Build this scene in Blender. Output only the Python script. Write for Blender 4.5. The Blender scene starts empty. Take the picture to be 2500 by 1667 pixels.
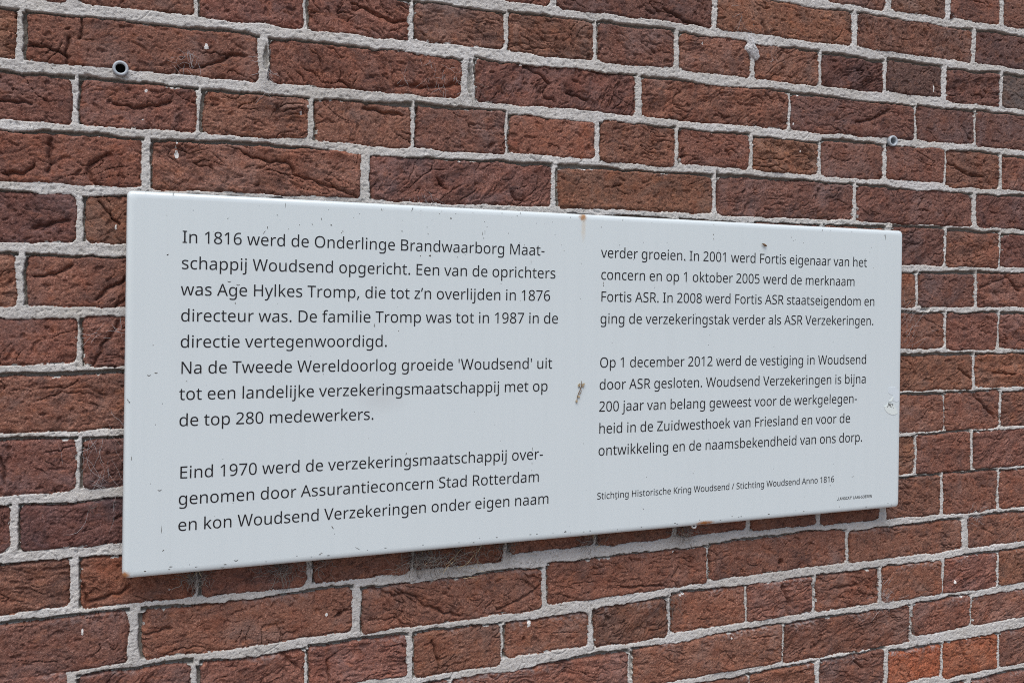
import bpy, bmesh, math, random
import numpy as np
from mathutils import Matrix, Vector

# ------------------------------------------------------------------ camera, sky, sun, exposure
C = bpy.context.scene.collection
SC = bpy.context.scene
cd = bpy.data.cameras.new('camera'); cam = bpy.data.objects.new('camera', cd); C.objects.link(cam)
R_ = ((0.919015, -0.00335, -0.394208), (-0.394176, 0.007597, -0.919004), (0.006074, 0.999966, 0.005661))
cam.matrix_world = Matrix.Translation((-0.03303, -1.06262, 1.60141)) @ Matrix(R_).to_4x4()
cd.sensor_width = 36.0; cd.lens = 2400.0 / 2500.0 * 36.0
cd.shift_y = -103.5 / 2500.0
cd.clip_start = 0.02; cd.clip_end = 500
SC.camera = cam
SUN_EL, SUN_AZ = 64.0, -24.0           # azimuth from the wall's normal, negative = left of the viewer
wd = bpy.data.worlds.new('World'); SC.world = wd; wd.use_nodes = True
nt = wd.node_tree; nt.nodes.clear()
sky = nt.nodes.new('ShaderNodeTexSky'); sky.sky_type = 'NISHITA'; sky.sun_disc = False
sky.sun_elevation = math.radians(SUN_EL)
sdir = Vector((math.sin(math.radians(SUN_AZ)) * math.cos(math.radians(SUN_EL)), -math.cos(math.radians(SUN_AZ)) * math.cos(math.radians(SUN_EL)), math.sin(math.radians(SUN_EL))))
sky.sun_rotation = math.atan2(sdir.x, sdir.y)
sky.dust_density = 3.0; sky.air_density = 1.0; sky.ozone_density = 1.0
bg = nt.nodes.new('ShaderNodeBackground'); bg.inputs['Strength'].default_value = 0.088
wo = nt.nodes.new('ShaderNodeOutputWorld')
nt.links.new(sky.outputs[0], bg.inputs[0]); nt.links.new(bg.outputs[0], wo.inputs[0])
ld = bpy.data.lights.new('sun', 'SUN'); ld.energy = 1.65; ld.angle = math.radians(44); ld.color = (1.0, 0.97, 0.93)
sun = bpy.data.objects.new('sun', ld); C.objects.link(sun)
sun.rotation_euler = sdir.to_track_quat('Z', 'Y').to_euler(); sun.location = (0, -4, 5)
SC.cycles.use_denoising = False; SC.cycles.filter_width = 1.0
SC.view_settings.view_transform = 'Standard'; SC.view_settings.look = 'None'
SC.view_settings.exposure = 0.64; SC.view_settings.gamma = 1.0

# ------------------------------------------------------------------ helpers
def thing(o, label, cat, group=None):
    o['label'] = label; o['category'] = cat
    if group: o['group'] = group
    return o
def link(name, me, mat=None, parent=None, smooth=False):
    o = bpy.data.objects.new(name, me); C.objects.link(o)
    if mat is not None: me.materials.append(mat)
    if parent is not None: o.parent = parent
    if smooth: me.shade_smooth()
    return o
def empty(name, loc, rot=(0, 0, 0)):
    o = bpy.data.objects.new(name, None); o.empty_display_size = 0.02
    C.objects.link(o); o.location = loc; o.rotation_euler = rot
    return o
def pymesh(name, v, f):
    me = bpy.data.meshes.new(name); me.from_pydata([tuple(p) for p in v], [], f); me.update()
    return me
class NT:
    def __init__(s, name):
        s.m = bpy.data.materials.new(name); s.m.use_nodes = True
        s.t = s.m.node_tree; s.n = s.t.nodes; s.b = s.n['Principled BSDF']
        s.co = s.n.new('ShaderNodeTexCoord').outputs['Object']
    def L(s, a, b): s.t.links.new(a, b)
    def noise(s, scale, detail=3, rough=.55, vec=None, dist=0):
        n = s.n.new('ShaderNodeTexNoise'); n.inputs['Scale'].default_value = scale; n.inputs['Detail'].default_value = detail
        n.inputs['Roughness'].default_value = rough; n.inputs['Distortion'].default_value = dist
        s.L(vec or s.co, n.inputs['Vector']); return n.outputs['Fac']
    def voro(s, scale, out='Distance', vec=None, rnd=1):
        n = s.n.new('ShaderNodeTexVoronoi'); n.inputs['Scale'].default_value = scale; n.inputs['Randomness'].default_value = rnd
        s.L(vec or s.co, n.inputs['Vector']); return n.outputs[out]
    def attr(s, name, out='Fac'):
        n = s.n.new('ShaderNodeAttribute'); n.attribute_name = name; return n.outputs[out]
    def ramp(s, fac, stops):
        n = s.n.new('ShaderNodeValToRGB'); e = n.color_ramp.elements
        while len(e) < len(stops): e.new(0.5)
        for q, (p, c) in zip(e, stops):
            q.position = p; q.color = (c, c, c, 1) if isinstance(c, (int, float)) else (*c, 1)
        s.L(fac, n.inputs[0]); return n.outputs[0]
    def mix(s, fac, a, b, mode='MIX'):
        n = s.n.new('ShaderNodeMix'); n.data_type = 'RGBA'; n.blend_type = mode
        for q, k in ((fac, 0), (a, 6), (b, 7)):
            if isinstance(q, (int, float)): n.inputs[k].default_value = q if k == 0 else (q, q, q, 1)
            elif isinstance(q, tuple): n.inputs[k].default_value = (*q, 1)
            else: s.L(q, n.inputs[k])
        return n.outputs[2]
    def math(s, op, a, b=0.0, c=None):
        n = s.n.new('ShaderNodeMath'); n.operation = op
        for k, q in enumerate((a, b, c)):
            if q is None: continue
            if isinstance(q, (int, float)): n.inputs[k].default_value = q
            else: s.L(q, n.inputs[k])
        return n.outputs[0]
    def scaled(s, sc, rot=(0, 0, 0)):
        n = s.n.new('ShaderNodeMapping'); n.inputs['Scale'].default_value = sc; n.inputs['Rotation'].default_value = rot
        s.L(s.co, n.inputs[0]); return n.outputs[0]
    def bump(s, h, strength, dist):
        n = s.n.new('ShaderNodeBump'); n.inputs['Strength'].default_value = strength; n.inputs['Distance'].default_value = dist
        s.L(h, n.inputs['Height']); s.L(n.outputs[0], s.b.inputs['Normal'])
    def set(s, **k):
        for q, v in k.items():
            q = q.replace('_', ' ')
            if hasattr(v, 'is_output'): s.L(v, s.b.inputs[q])
            else: s.b.inputs[q].default_value = (*v, 1) if isinstance(v, tuple) else v
        return s.m
def simple(name, col, rough=.6, var=.25, scale=400, spec=.4):
    g = NT(name)
    c = g.mix(g.noise(scale), tuple(x * (1 - var) for x in col), tuple(min(1, x * (1 + var)) for x in col))
    return g.set(Base_Color=c, Roughness=rough, Specular_IOR_Level=spec)

# ------------------------------------------------------------------ noise
_P = np.random.RandomState(11).permutation(4096).astype(np.int64); _P = np.concatenate([_P, _P])
_A = np.random.RandomState(12).rand(4096).astype(np.float32) * 2 * np.pi
_GX, _GY = np.cos(_A), np.sin(_A)
def perlin(x, y, seed=0):
    x = np.asarray(x, np.float32); y = np.asarray(y, np.float32)
    xi = np.floor(x); yi = np.floor(y); fx = x - xi; fy = y - yi
    xi = xi.astype(np.int64) + seed * 37; yi = yi.astype(np.int64) + seed * 91
    def g(dx, dy):
        h = _P[(_P[(xi + dx) & 4095] + yi + dy) & 4095]
        return _GX[h] * (fx - dx) + _GY[h] * (fy - dy)
    u = fx * fx * fx * (fx * (fx * 6 - 15) + 10); v = fy * fy * fy * (fy * (fy * 6 - 15) + 10)
    a = g(0, 0); b = g(1, 0); c = g(0, 1); d = g(1, 1)
    return 1.5 * ((a + u * (b - a)) * (1 - v) + (c + u * (d - c)) * v)
def sm(a, b, x):
    t = np.clip((x - a) / (b - a), 0, 1); return t * t * (3 - 2 * t)

# ------------------------------------------------------------------ brick bond, 0.1 mm (x0, x1, top, bottom)
BR={-2:[(8855,9900,20490,20015),(10024,11014,20492,20028),(11142,12117,20505,20050),(12223,13268,20525,20050)],
-1:[(2586,4701,19913,19434),(4814,7011,19913,19440),(7092,9303,19913,19437),(9403,11551,19913,19442),(11640,13755,19923,19442)],
0:[(-1589,-544,19303,18842),(-424,645,19303,18858),(704,1765,19303,18845),(1837,2952,19303,18842),(3023,4107,19303,18859),(4174,5286,19315,18847),(5358,6436,19335,18856),(6527,7604,19326,18856),(7687,8725,19320,18847),(8801,9870,19290,18850),(9956,10957,19319,18875),(11083,12115,19317,18837),(12206,13251,19331,18837)],
1:[(-3109,-994,18720,18255),(-900,1289,18720,18235),(1413,3578,18706,18238),(3754,5883,18723,18236),(5980,8232,18721,18218),(8279,10442,18703,18219),(10519,11613,18733,18232),(11670,13785,18734,18232)],
2:[(-1546,-501,18106,17644),(-422,669,18106,17657),(742,1822,18099,17653),(1899,2973,18104,17642),(3044,4125,18123,17642),(4191,5316,18115,17652),(5399,6458,18122,17627),(6537,7597,18108,17664),(7673,8737,18086,17649),(8813,9877,18121,17632),(9957,11032,18132,17650),(11097,12130,18131,17607),(12205,13250,18102,17607)],
3:[(-1970,145,17548,17065),(248,2403,17548,17053),(2517,4728,17535,17042),(4835,7024,17530,17053),(7112,9341,17542,17043),(9419,11580,17522,17035),(11678,13793,17505,17035)],
4:[(-1507,-462,16962,16482),(-386,659,16962,16490),(749,1819,16937,16439),(1909,2979,16937,16439),(3069,4139,16937,16439),(4229,5299,16937,16439),(5389,6458,16937,16439),(6548,7618,16937,16439),(7708,8755,16966,16462),(8851,9929,16962,16458),(10076,11031,16984,16454),(11110,12138,16956,16439),(12203,13248,16937,16439)],
5:[(-3108,-993,16355,15864),(-893,1222,16355,15860),(1312,3581,16356,15854),(3671,5940,16356,15854),(6030,8298,16356,15854),(8388,10503,16344,15847),(10581,11651,16341,15854),(11708,13823,16356,15854)],
6:[(-1496,-451,15745,15295),(-396,649,15757,15256),(739,1808,15749,15223),(1898,2966,15749,15223),(3056,4125,15749,15223),(4215,5284,15749,15223),(5374,6442,15749,15223),(6532,7601,15749,15223),(7691,8760,15749,15223),(8850,9918,15749,15223),(10008,11053,15763,15256),(11124,12111,15763,15223),(12186,13231,15749,15223)],
7:[(-1950,175,15187,14635),(265,2486,15142,14658),(2576,4797,15142,14658),(4887,7108,15142,14658),(7198,9419,15142,14658),(9509,11624,15156,14658),(11691,13806,15142,14658)],
8:[(-1499,-454,14556,14036),(-385,660,14538,14046),(750,1817,14591,14053),(1907,2974,14591,14053),(3064,4132,14591,14053),(4222,5289,14591,14053),(5379,6446,14591,14053),(6536,7603,14591,14053),(7693,8760,14591,14053),(8850,9917,14591,14053),(10007,11052,14600,14062),(11098,12174,14607,14053),(12242,13287,14591,14053)],
9:[(-3156,-1041,13931,13484),(-947,1168,13931,13482),(1258,3547,14013,13455),(3637,5925,14013,13455),(6015,8304,14013,13455),(8394,10509,14003,13477),(10547,11591,14020,13455),(11663,13778,14013,13455)],
10:[(-1552,-507,13372,12898),(-409,678,13364,12858),(738,1828,13352,12845),(1911,3005,13360,12847),(3058,4136,13368,12873),(4219,5340,13376,12943),(5395,6461,13385,12925),(6534,7595,13393,12933),(7677,8744,13401,12905),(8827,9862,13409,12874),(10010,11005,13417,12857),(11081,12140,13425,12833),(12198,13243,13411,12833)],
11:[(-2086,29,12782,12252),(171,2331,12759,12270),(2445,4637,12733,12241),(4731,6976,12771,12291),(7032,9265,12791,12329),(9344,11433,12745,12303),(11584,13699,12751,12303)],
12:[(-1430,-527,12260,11650),(-427,643,12178,11650),(743,1809,12151,11650),(1866,2965,12160,11700),(3055,4114,12149,11650),(4181,5263,12130,11724),(5357,6402,12163,11679),(6469,7581,12198,11719),(7626,8697,12198,11716),(8764,9860,12189,11706),(9941,11039,12189,11692),(11110,12155,12197,11669),(12197,13242,12189,11669)],
13:[(1357,3472,11570,11106),(3538,5828,11570,11106),(5912,8191,11607,11106),(8248,10447,11592,11076),(10515,11618,11606,11150),(11676,13791,11572,11150)],
14:[(6597,7642,11012,10497),(7687,8747,11012,10497),(8856,9973,11026,10497),(10072,11044,10959,10505),(11109,12176,10976,10444),(12228,13273,10978,10444)],
15:[(9411,11526,10333,9858),(11660,13775,10333,9858)],
}
rng = random.Random(5)
def bond():
    out = []                                            # x0, x1, zb, zt, kind, course
    for c in range(-18, 33):
        stretch = c % 2 != 0
        w = .2118 if stretch else .1046
        row = [(a / 1e4, b / 1e4, d / 1e4, t / 1e4) for a, b, t, d in BR.get(c, [])]
        if not row:
            zt = 1.8111 - .0591 * (c - 2)
            off = {0: 0, 1: .0525, 2: 0, 3: .158}[c % 4] if stretch else 0
            row = [(.07 + off, .07 + off + w, zt - .047, zt)]
        zl = (row[0][2], row[0][3]); zr = (row[-1][2], row[-1][3])
        while row[0][0] > -1.5:
            j = .0085 + rng.random() * .003; ww = w + rng.uniform(-.003, .003); a = row[0][0] - j
            row.insert(0, (a - ww, a, zl[0] + rng.uniform(-.001, .001), zl[1] + rng.uniform(-.001, .001)))
        while row[-1][1] < 2.7:
            j = .0085 + rng.random() * .003; ww = w + rng.uniform(-.003, .003); a = row[-1][1] + j
            row.append((a, a + ww, zr[0] + rng.uniform(-.001, .001), zr[1] + rng.uniform(-.001, .001)))
        out += [(*q, c) for q in row]
    return out
BRICKS = bond()
def find_brick(x, z):
    for i, b in enumerate(BRICKS):
        if b[0] <= x <= b[1] and b[2] <= z <= b[3]: return i
TONE = {}
for pt, tn in [((1.0422, 1.9107), (0.66, 0.76, 0.86)), ((1.2442, 1.908), (0.72, 0.95, 1.05)), ((1.0484, 1.0794), (1.5, 1.1, 0.85)), ((1.1644, 1.0698), (1.3, 1.05, 0.85)), ((-0.0502, 1.3673), (0.7, 0.72, 0.86)), ((-0.1081, 1.3755), (0.8, 0.8, 0.9)), ((-0.0219, 1.4275), (0.74, 0.78, 0.88)), ((0.4765, 1.8494), (0.86, 0.86, 0.95)), ((0.3546, 1.9068), (0.98, 1.08, 1.12)), ((-0.0722, 1.6709), (0.76, 0.76, 0.86)), ((0.1241, 1.249), (1.18, 1.16, 1.12)), ((1.0295, 1.732), (0.88, 0.9, 0.98)), ((1.2139, 1.7279), (0.78, 0.8, 0.9)), ((1.211, 1.9658), (0.78, 0.82, 0.92)), ((0.9428, 1.8475), (0.86, 0.88, 0.96)), ((1.1027, 1.8483), (0.82, 0.86, 0.95)), ((1.2124, 1.8516), (0.82, 0.86, 0.95)), ((1.2308, 1.6729), (0.9, 0.9, 1.0)), ((-0.0714, 1.4275), (0.9, 0.9, 1.0)), ((-0.0847, 1.2604), (0.92, 0.95, 1.02)), ((0.351, 1.2507), (1.14, 1.14, 1.12)), ((0.5776, 1.2534), (1.1, 1.05, 1.02)), ((-0.0727, 1.8496), (0.98, 0.96, 0.96)), ((-0.0287, 1.3076), (1.02, 0.92, 0.84)), ((1.2384, 1.0594), (0.85, 0.9, 0.95))]:
    i = find_brick(*pt)
    if i is not None: TONE[i] = tn
SPLAT = [(0.0767, 1.8549, 2.2, 2.6), (0.0477, 1.7417, 2, 4.2), (0.0471, 1.7497, 0.9, 1.6), (0.0481, 1.7543, 0.8, 2.4), (0.0181, 1.8041, 1.6, 1.4), (0.1746, 1.7938, 1.2, 2.4), (-0.0097, 1.6653, 0.9, 3), (0.8383, 1.8693, 1.7, 1.7), (0.8319, 1.8307, 1.5, 1.5), (1.0794, 1.8995, 1.1, 5), (0.843, 1.7943, 1.2, 1.2), (0.205, 1.2498, 1.5, 2.2), (-0.0393, 1.2628, 0.9, 3.5), (0.4474, 1.2096, 2.4, 4), (0.4445, 1.2742, 1.2, 1.2), (1.1294, 1.1837, 1.8, 2.6), (1.1439, 1.1609, 2.4, 1.1), (0.7369, 1.1538, 1.2, 1.2), (0.9894, 1.1639, 2.5, 1.2), (1.0037, 1.1644, 1.5, 1.8), (0.9966, 1.1608, 1.6, 1.6), (0.6624, 1.2203, 2.2, 1.4), (0.6554, 1.2241, 1.3, 1.3), (0.6579, 1.2188, 1.8, 1.4), (0.6481, 1.2746, 2.2, 1.4), (0.0423, 1.2956, 0.8, 0.8), (0.4334, 1.8705, 2.5, 1), (0.0149, 1.7749, 0.8, 0.8), (0.6862, 1.9231, 1.2, 1.5)]          # lime drops on the bricks: x, z, radius x, radius z
HOLES = [(0.8162, 1.2451, 4, 4.2, 10), (1.1161, 2.0056, 5, 6.5, 12), (0.7109, 1.7555, 2.4, 7, 9), (1.0695, 1.5825, 9, 3.2, 8), (-0.0361, 1.8149, 3.5, 1.6, 5), (0.441, 1.1918, 2.4, 3.4, 4), (0.5538, 1.2009, 3.5, 4.5, 4), (0.5736, 1.7784, 2.8, 2.6, 3), (0.4432, 1.7706, 2.4, 2.4, 3), (-0.0726, 1.8046, 2.4, 2.4, 2.5), (0.1493, 1.7955, 2.6, 6, 2.5), (0.2198, 1.2488, 3.6, 4.5, 4), (-0.0536, 1.5344, 9, 4.5, 2.6), (0.1376, 1.8493, 3, 13, 8), (0.3688, 1.8489, 3.4, 20, 9), (0.71, 1.7288, 2, 18, 8), (0.4149, 1.1777, 2.2, 6, 8), (0.5874, 1.141, 2.4, 20, 8), (1.0469, 1.1379, 1.8, 18, 6), (0.871, 1.1963, 1.8, 14, 6), (0.2497, 1.7446, 1, 1, 1), (0.6578, 1.7781, 3, 9, 4), (0.8204, 1.2094, 3, 4, 5), (-0.0062, 1.8239, 5.9, 5.9, 14), (1.0019, 1.8185, 5.9, 5.9, 14)]           # holes in the joints and bricks: x, z, rx, rz, depth mm
CRACKS = [([(-0.0427, 1.8745), (-0.0419, 1.8623), (-0.043, 1.8505)], 1.2), ([(-0.0532, 1.851), (-0.0553, 1.8362), (-0.0545, 1.8255)], 1.2), ([(0.0463, 1.8225), (0.0508, 1.8326), (0.0662, 1.8325), (0.0864, 1.8393), (0.1022, 1.849), (0.1149, 1.8503)], 1.6), ([(-0.013, 1.7889), (0.0075, 1.7858), (0.0283, 1.7903), (0.0419, 1.7949)], 1.2), ([(-0.0696, 1.7483), (-0.071, 1.7322), (-0.0668, 1.7247), (-0.0723, 1.7168)], 1.7), ([(-0.0157, 1.7378), (-0.0301, 1.73), (-0.0358, 1.7219), (-0.0329, 1.7111), (-0.0243, 1.7061)], 1.8), ([(-0.1118, 1.7147), (-0.0929, 1.7142), (-0.082, 1.7239)], 1.2), ([(0.1154, 1.7467), (0.1381, 1.7398), (0.1628, 1.7396), (0.1679, 1.7264), (0.1881, 1.7224), (0.2365, 1.7076)], 1.3), ([(-0.0242, 1.6898), (-0.0155, 1.6776), (-0.0068, 1.6685)], 1.2), ([(-0.0832, 1.6629), (-0.068, 1.6665), (-0.054, 1.6708)], 1.6), ([(-0.1133, 1.7837), (-0.0971, 1.7835), (-0.0862, 1.7829)], 1.2), ([(-0.0891, 1.8388), (-0.0727, 1.839), (-0.0559, 1.833)], 1.0), ([(0.2842, 1.8342), (0.3099, 1.8338), (0.3398, 1.8373), (0.3569, 1.8424)], 1.8), ([(0.2168, 1.8324), (0.2272, 1.8282)], 1.2), ([(0.4314, 1.8731), (0.4558, 1.8625), (0.4703, 1.8517)], 1.1), ([(0.4954, 1.8436), (0.5209, 1.8363)], 1.5), ([(0.2449, 1.8048), (0.2699, 1.8015), (0.288, 1.8003)], 1.4), ([(0.3981, 1.776), (0.3923, 1.771)], 1.5), ([(0.4223, 1.7215), (0.4284, 1.7107), (0.4365, 1.7129)], 1.5), ([(0.5585, 1.7336), (0.5673, 1.7359)], 1), ([(0.3291, 1.7332), (0.3405, 1.7194)], 1), ([(0.2303, 1.9186), (0.2766, 1.9033), (0.2911, 1.9067)], 1.4), ([(0.6285, 1.9612), (0.6587, 1.9489), (0.6871, 1.9462)], 1.3), ([(0.7802, 1.9588), (0.7867, 1.944)], 2.4), ([(0.9401, 1.8408), (0.9708, 1.8474), (0.9991, 1.8627)], 1.5), ([(1.1125, 1.7945), (1.1497, 1.7806), (1.1812, 1.7776)], 1.5), ([(1.056, 1.7308), (1.0648, 1.7402)], 1.5), ([(0.8732, 1.734), (0.8784, 1.7448)], 1.2), ([(-0.0282, 1.5919), (-0.0153, 1.6044), (-0.0007, 1.6124)], 1.5), ([(-0.0094, 1.5856), (-0.0006, 1.5935)], 1.8), ([(-0.083, 1.6146), (-0.065, 1.6179), (-0.0482, 1.6274)], 1.2), ([(-0.0294, 1.528), (-0.0223, 1.545), (-0.0064, 1.5699)], 1.4), ([(-0.0401, 1.3089), (-0.0344, 1.2911), (-0.0054, 1.2971), (0.0033, 1.304)], 1.4), ([(0.0184, 1.2513), (0.0424, 1.2562)], 1.2), ([(0.2162, 1.2458), (0.2266, 1.2514)], 2), ([(0.1553, 1.2181), (0.1637, 1.2068), (0.1755, 1.1967)], 1.6), ([(0.2061, 1.2008), (0.2079, 1.1766)], 1.2), ([(-0.1123, 1.4407), (-0.1096, 1.43), (-0.1089, 1.4149)], 1.2), ([(0.2549, 1.2741), (0.2801, 1.2625), (0.3021, 1.2617), (0.317, 1.2457), (0.3435, 1.2354), (0.3607, 1.2278)], 1.3), ([(0.4096, 1.231), (0.4356, 1.2389), (0.4621, 1.2517)], 1), ([(0.5733, 1.2383), (0.6321, 1.2337)], 1.1), ([(0.3266, 1.2052), (0.3353, 1.1718)], 1.2), ([(0.6459, 1.2421), (0.6551, 1.255)], 1.2), ([(0.8191, 1.2106), (0.8283, 1.1949), (0.8285, 1.1738)], 2.2), ([(0.9027, 1.1991), (0.9467, 1.1995)], 1.5), ([(0.8712, 1.1216), (0.8845, 1.1284)], 1.8), ([(1.1421, 1.1006), (1.1518, 1.0716)], 2), ([(0.945, 1.0941), (0.9591, 1.0811)], 1.4), ([(1.1344, 1.4966), (1.1595, 1.4798)], 1.2), ([(1.1661, 1.4565), (1.2112, 1.4198)], 1.4), ([(1.2039, 1.4879), (1.2495, 1.4843)], 1.3), ([(1.1769, 1.6137), (1.2313, 1.6306), (1.2579, 1.6096)], 1.4)]          # the larger cracks, polylines x, z with a width in mm

def seg_dist(X, Z, pts):
    d = np.full(X.shape, 1.0, np.float32)
    for (ax, az), (bx, bz) in zip(pts, pts[1:]):
        ux, uz = bx - ax, bz - az; l2 = ux * ux + uz * uz + 1e-12
        t = np.clip(((X - ax) * ux + (Z - az) * uz) / l2, 0, 1)
        d = np.minimum(d, np.hypot(X - ax - t * ux, Z - az - t * uz))
    return d

def relief(xs, zs):
    """height of the wall face in mm (positive = towards the street) and its pigment masks"""
    nx, nz = len(xs), len(zs)
    H = np.zeros((nz, nx), np.float32); D = np.full((nz, nx), 9.0, np.float32)
    DT = np.full((nz, nx), 30.0, np.float32); DL = np.full((nz, nx), 30.0, np.float32)
    tone = np.ones((nz, nx, 3), np.float32); eff = np.zeros((nz, nx), np.float32)
    mg = .016
    for bi, (x0, x1, zb, zt, c) in enumerate(BRICKS):
        i0, i1 = np.searchsorted(xs, x0 - mg), np.searchsorted(xs, x1 + mg)
        k0, k1 = np.searchsorted(zs, zb - mg), np.searchsorted(zs, zt + mg)
        if i1 - i0 < 2 or k1 - k0 < 2: continue
        r = random.Random(bi * 7 + 1)
        X, Z = np.meshgrid(xs[i0:i1].astype(np.float32), zs[k0:k1].astype(np.float32))
        s = bi * 3 % 997
        X = X * 1000; Z = Z * 1000                      # mm
        cx, cz = 500 * (x0 + x1), 500 * (zb + zt); hx, hz = 500 * (x1 - x0), 500 * (zt - zb)
        px, pz = X - cx, Z - cz
        wx = 1.5 * perlin(X / 26, Z / 26, s) + .9 * perlin(X / 8, Z / 8, s + 1) + .5 * perlin(X / 3, Z / 3, s + 2)
        wz = 1.3 * perlin(X / 75, Z / 75, s + 33) + 1.7 * perlin(X / 30, Z / 30, s + 3) + .9 * perlin(X / 9, Z / 9, s + 4) + .5 * perlin(X / 3, Z / 3, s + 5)
        rc = r.uniform(3.0, 7.5)
        qx = np.abs(px + wx + pz * r.uniform(-.02, .02)) - hx + rc; qz = np.abs(pz + wz + px * r.uniform(-.006, .006)) - hz + rc
        d = np.hypot(np.maximum(qx, 0), np.maximum(qz, 0)) + np.minimum(np.maximum(qx, qz), 0) - rc
        # brick face
        th = math.radians(r.choice((r.gauss(0, 10), r.gauss(25, 14), r.gauss(-25, 14), r.gauss(0, 40), r.gauss(65, 20))))
        a = px * math.cos(th) + pz * math.sin(th); b = -px * math.sin(th) + pz * math.cos(th)
        a = a + r.uniform(0, 900); b = b + r.uniform(0, 900)
        b2 = b + 7 * perlin(a / 34, b / 26, s + 6) + 2.5 * perlin(a / 11, b / 9, s + 16)
        rough = r.choice((r.uniform(.15, .35), r.uniform(.35, .7), r.uniform(.6, .95), r.uniform(.9, 1.35), r.uniform(1.1, 1.6)))
        h = r.uniform(-1.0, .9) + px * r.uniform(-.012, .012) + pz * r.uniform(-.025, .025)
        h = h + rough * (1.1 * perlin(a / 40, b / 22, s + 7) + .7 * perlin(a / 15, b2 / 8, s + 8))
        m1 = sm(-.05, .5, perlin(px / 38, pz / 24, s + 9)) * rough
        m2 = sm(-.1, .4, perlin(px / 30, pz / 20, s + 10)) * rough
        m3 = sm(.0, .45, perlin(px / 45, pz / 26, s + 11))
        n1 = perlin(a / 46, b2 / 11, s + 12); n2 = perlin(a / 17, b2 / 4.5, s + 13)
        h = h - 2.8 * m1 * np.exp(-(n1 / .05) ** 2) - 1.1 * m2 * np.exp(-(n2 / .10) ** 2)
        saw = b2 / r.uniform(7, 13) + 1.1 * perlin(a / 32, b / 14, s + 14); saw = saw - np.floor(saw)
        h = h + 1.1 * m2 * (sm(0, .9, saw) - sm(.9, 1.0, saw)) - .5 * m2
        n3 = perlin(px / 52 + 3 * perlin(px / 90, pz / 60, s + 21), pz / 30, s + 15) + .12 * perlin(px / 7, pz / 7, s + 22)
        h = h - 3.6 * m3 * np.exp(-(n3 / .028) ** 2) + 1.5 * rough * perlin(a / 60, b / 16, s + 30)
        pit = sm(.42, .62, perlin(X / 4.2, Z / 4.2, s + 17)); h = h - 1.1 * pit
        pit = sm(.5, .6, perlin(X / 11, Z / 9, s + 27)); h = h - 1.8 * pit
        h = h + .34 * perlin(X / 2.3, Z / 2.0, s + 18) + .30 * perlin(a / 5, b / 3.2, s + 19) + .20 * perlin(X / 1.15, Z / 1.15, s + 28) + .4 * perlin(X / 9, Z / 7, s + 29)
        # arris
        e = np.maximum(-d, 0); RR = 3.2 + 1.5 * perlin(X / 30, Z / 30, s + 20) + 3.0 * sm(.3, .6, perlin(X / 14, Z / 14, s + 23))
        q = 1 - np.minimum(e / RR, 1); h = h - np.maximum(RR, 1) * (1 - np.sqrt(np.maximum(1 - q * q, 0)))
        sl = np.s_[k0:k1, i0:i1]
        ins = d < np.minimum(D[sl], 0)
        H[sl] = np.where(ins, h, H[sl])
        kd = r.random(); kt = (.72, .74, .82) if kd < .07 else (.86, .89, .94) if kd < .20 else (1.06, 1.0, .95) if kd > .86 else (1, 1, 1)
        tn = TONE.get(bi) or tuple(np.array(kt) * r.uniform(.95, 1.14) * np.array((1, r.uniform(.955, 1.035), r.uniform(.93, 1.05))))
        # fired warmer towards the foot of the wall, browner high up on the right
        warm = np.clip((1.28 - zt) / .25, 0, 1); brown = np.clip((zt - 1.75) / .25, 0, 1) * np.clip((x0 - .55) / .5, 0, 1)
        tn = (tn[0] * 1.05, tn[1] * 1.02, tn[2] * 1.03)
        tn = (tn[0] * (1 + .16 * warm - .12 * brown), tn[1] * (1 + .10 * warm - .04 * brown), tn[2] * (1 + .06 * warm))
        for k in range(3): tone[sl][..., k] = np.where(ins, tn[k], tone[sl][..., k])
        te = np.maximum(zt * 1000 - Z, 0)
        ev = np.exp(-te / 5.5) * sm(-.15, .4, perlin(X / 45, Z / 30, s + 40)) * min(1, max(.12, (1.33 - zt) / .12)) * sm(-.3, .5, perlin(X / 5, Z / 4, s + 41))
        eff[sl] = np.where(ins, ev, eff[sl])
        D[sl] = np.minimum(D[sl], d)
        up = (Z - (zt * 1000 - wz)); inx = np.abs(px) < hx + 2
        DT[sl] = np.where((up > -1) & inx, np.minimum(DT[sl], np.maximum(up, 0)), DT[sl])
        lf = (x0 * 1000 - wx) - X; inz = np.abs(pz) < hz - 1
        DL[sl] = np.where((lf > -1) & inz, np.minimum(DL[sl], np.maximum(lf, 0)), DL[sl])
    X, Z = np.meshgrid(xs.astype(np.float32) * 1000, zs.astype(np.float32) * 1000)
    mort = (D >= 0)
    # repointed joint: a proud ribbon with the old, raked-out joint left open below it and to its right
    g = .1 + .8 * perlin(X / 55, Z / 40, 301) - .5 * np.abs(perlin(X / 25, Z / 25, 302))
    hm = g + .40 * perlin(X / 9, Z / 5, 303) + .22 * perlin(X / 2.6, Z / 2.4, 304)
    hm = hm - .9 * sm(.5, .66, perlin(X / 3.1, Z / 3.1, 305)) - .9 * sm(.5, .6, perlin(X / 6, Z / 6, 306))
    hm = hm - 1.3 * np.exp(-(perlin(X / 40, Z / 30, 307) / .02) ** 2) * sm(.1, .4, perlin(X / 60, Z / 60, 308))
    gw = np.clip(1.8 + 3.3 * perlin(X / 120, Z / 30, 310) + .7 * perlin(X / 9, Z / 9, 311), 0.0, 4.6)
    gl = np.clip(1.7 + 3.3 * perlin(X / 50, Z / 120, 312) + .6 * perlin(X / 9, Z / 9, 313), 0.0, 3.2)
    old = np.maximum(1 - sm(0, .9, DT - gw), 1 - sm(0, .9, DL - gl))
    old = np.where(np.minimum(gw + 0 * gl, 9) < .05, np.minimum(old, 1 - sm(0, .9, DL - gl)), old)
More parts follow.
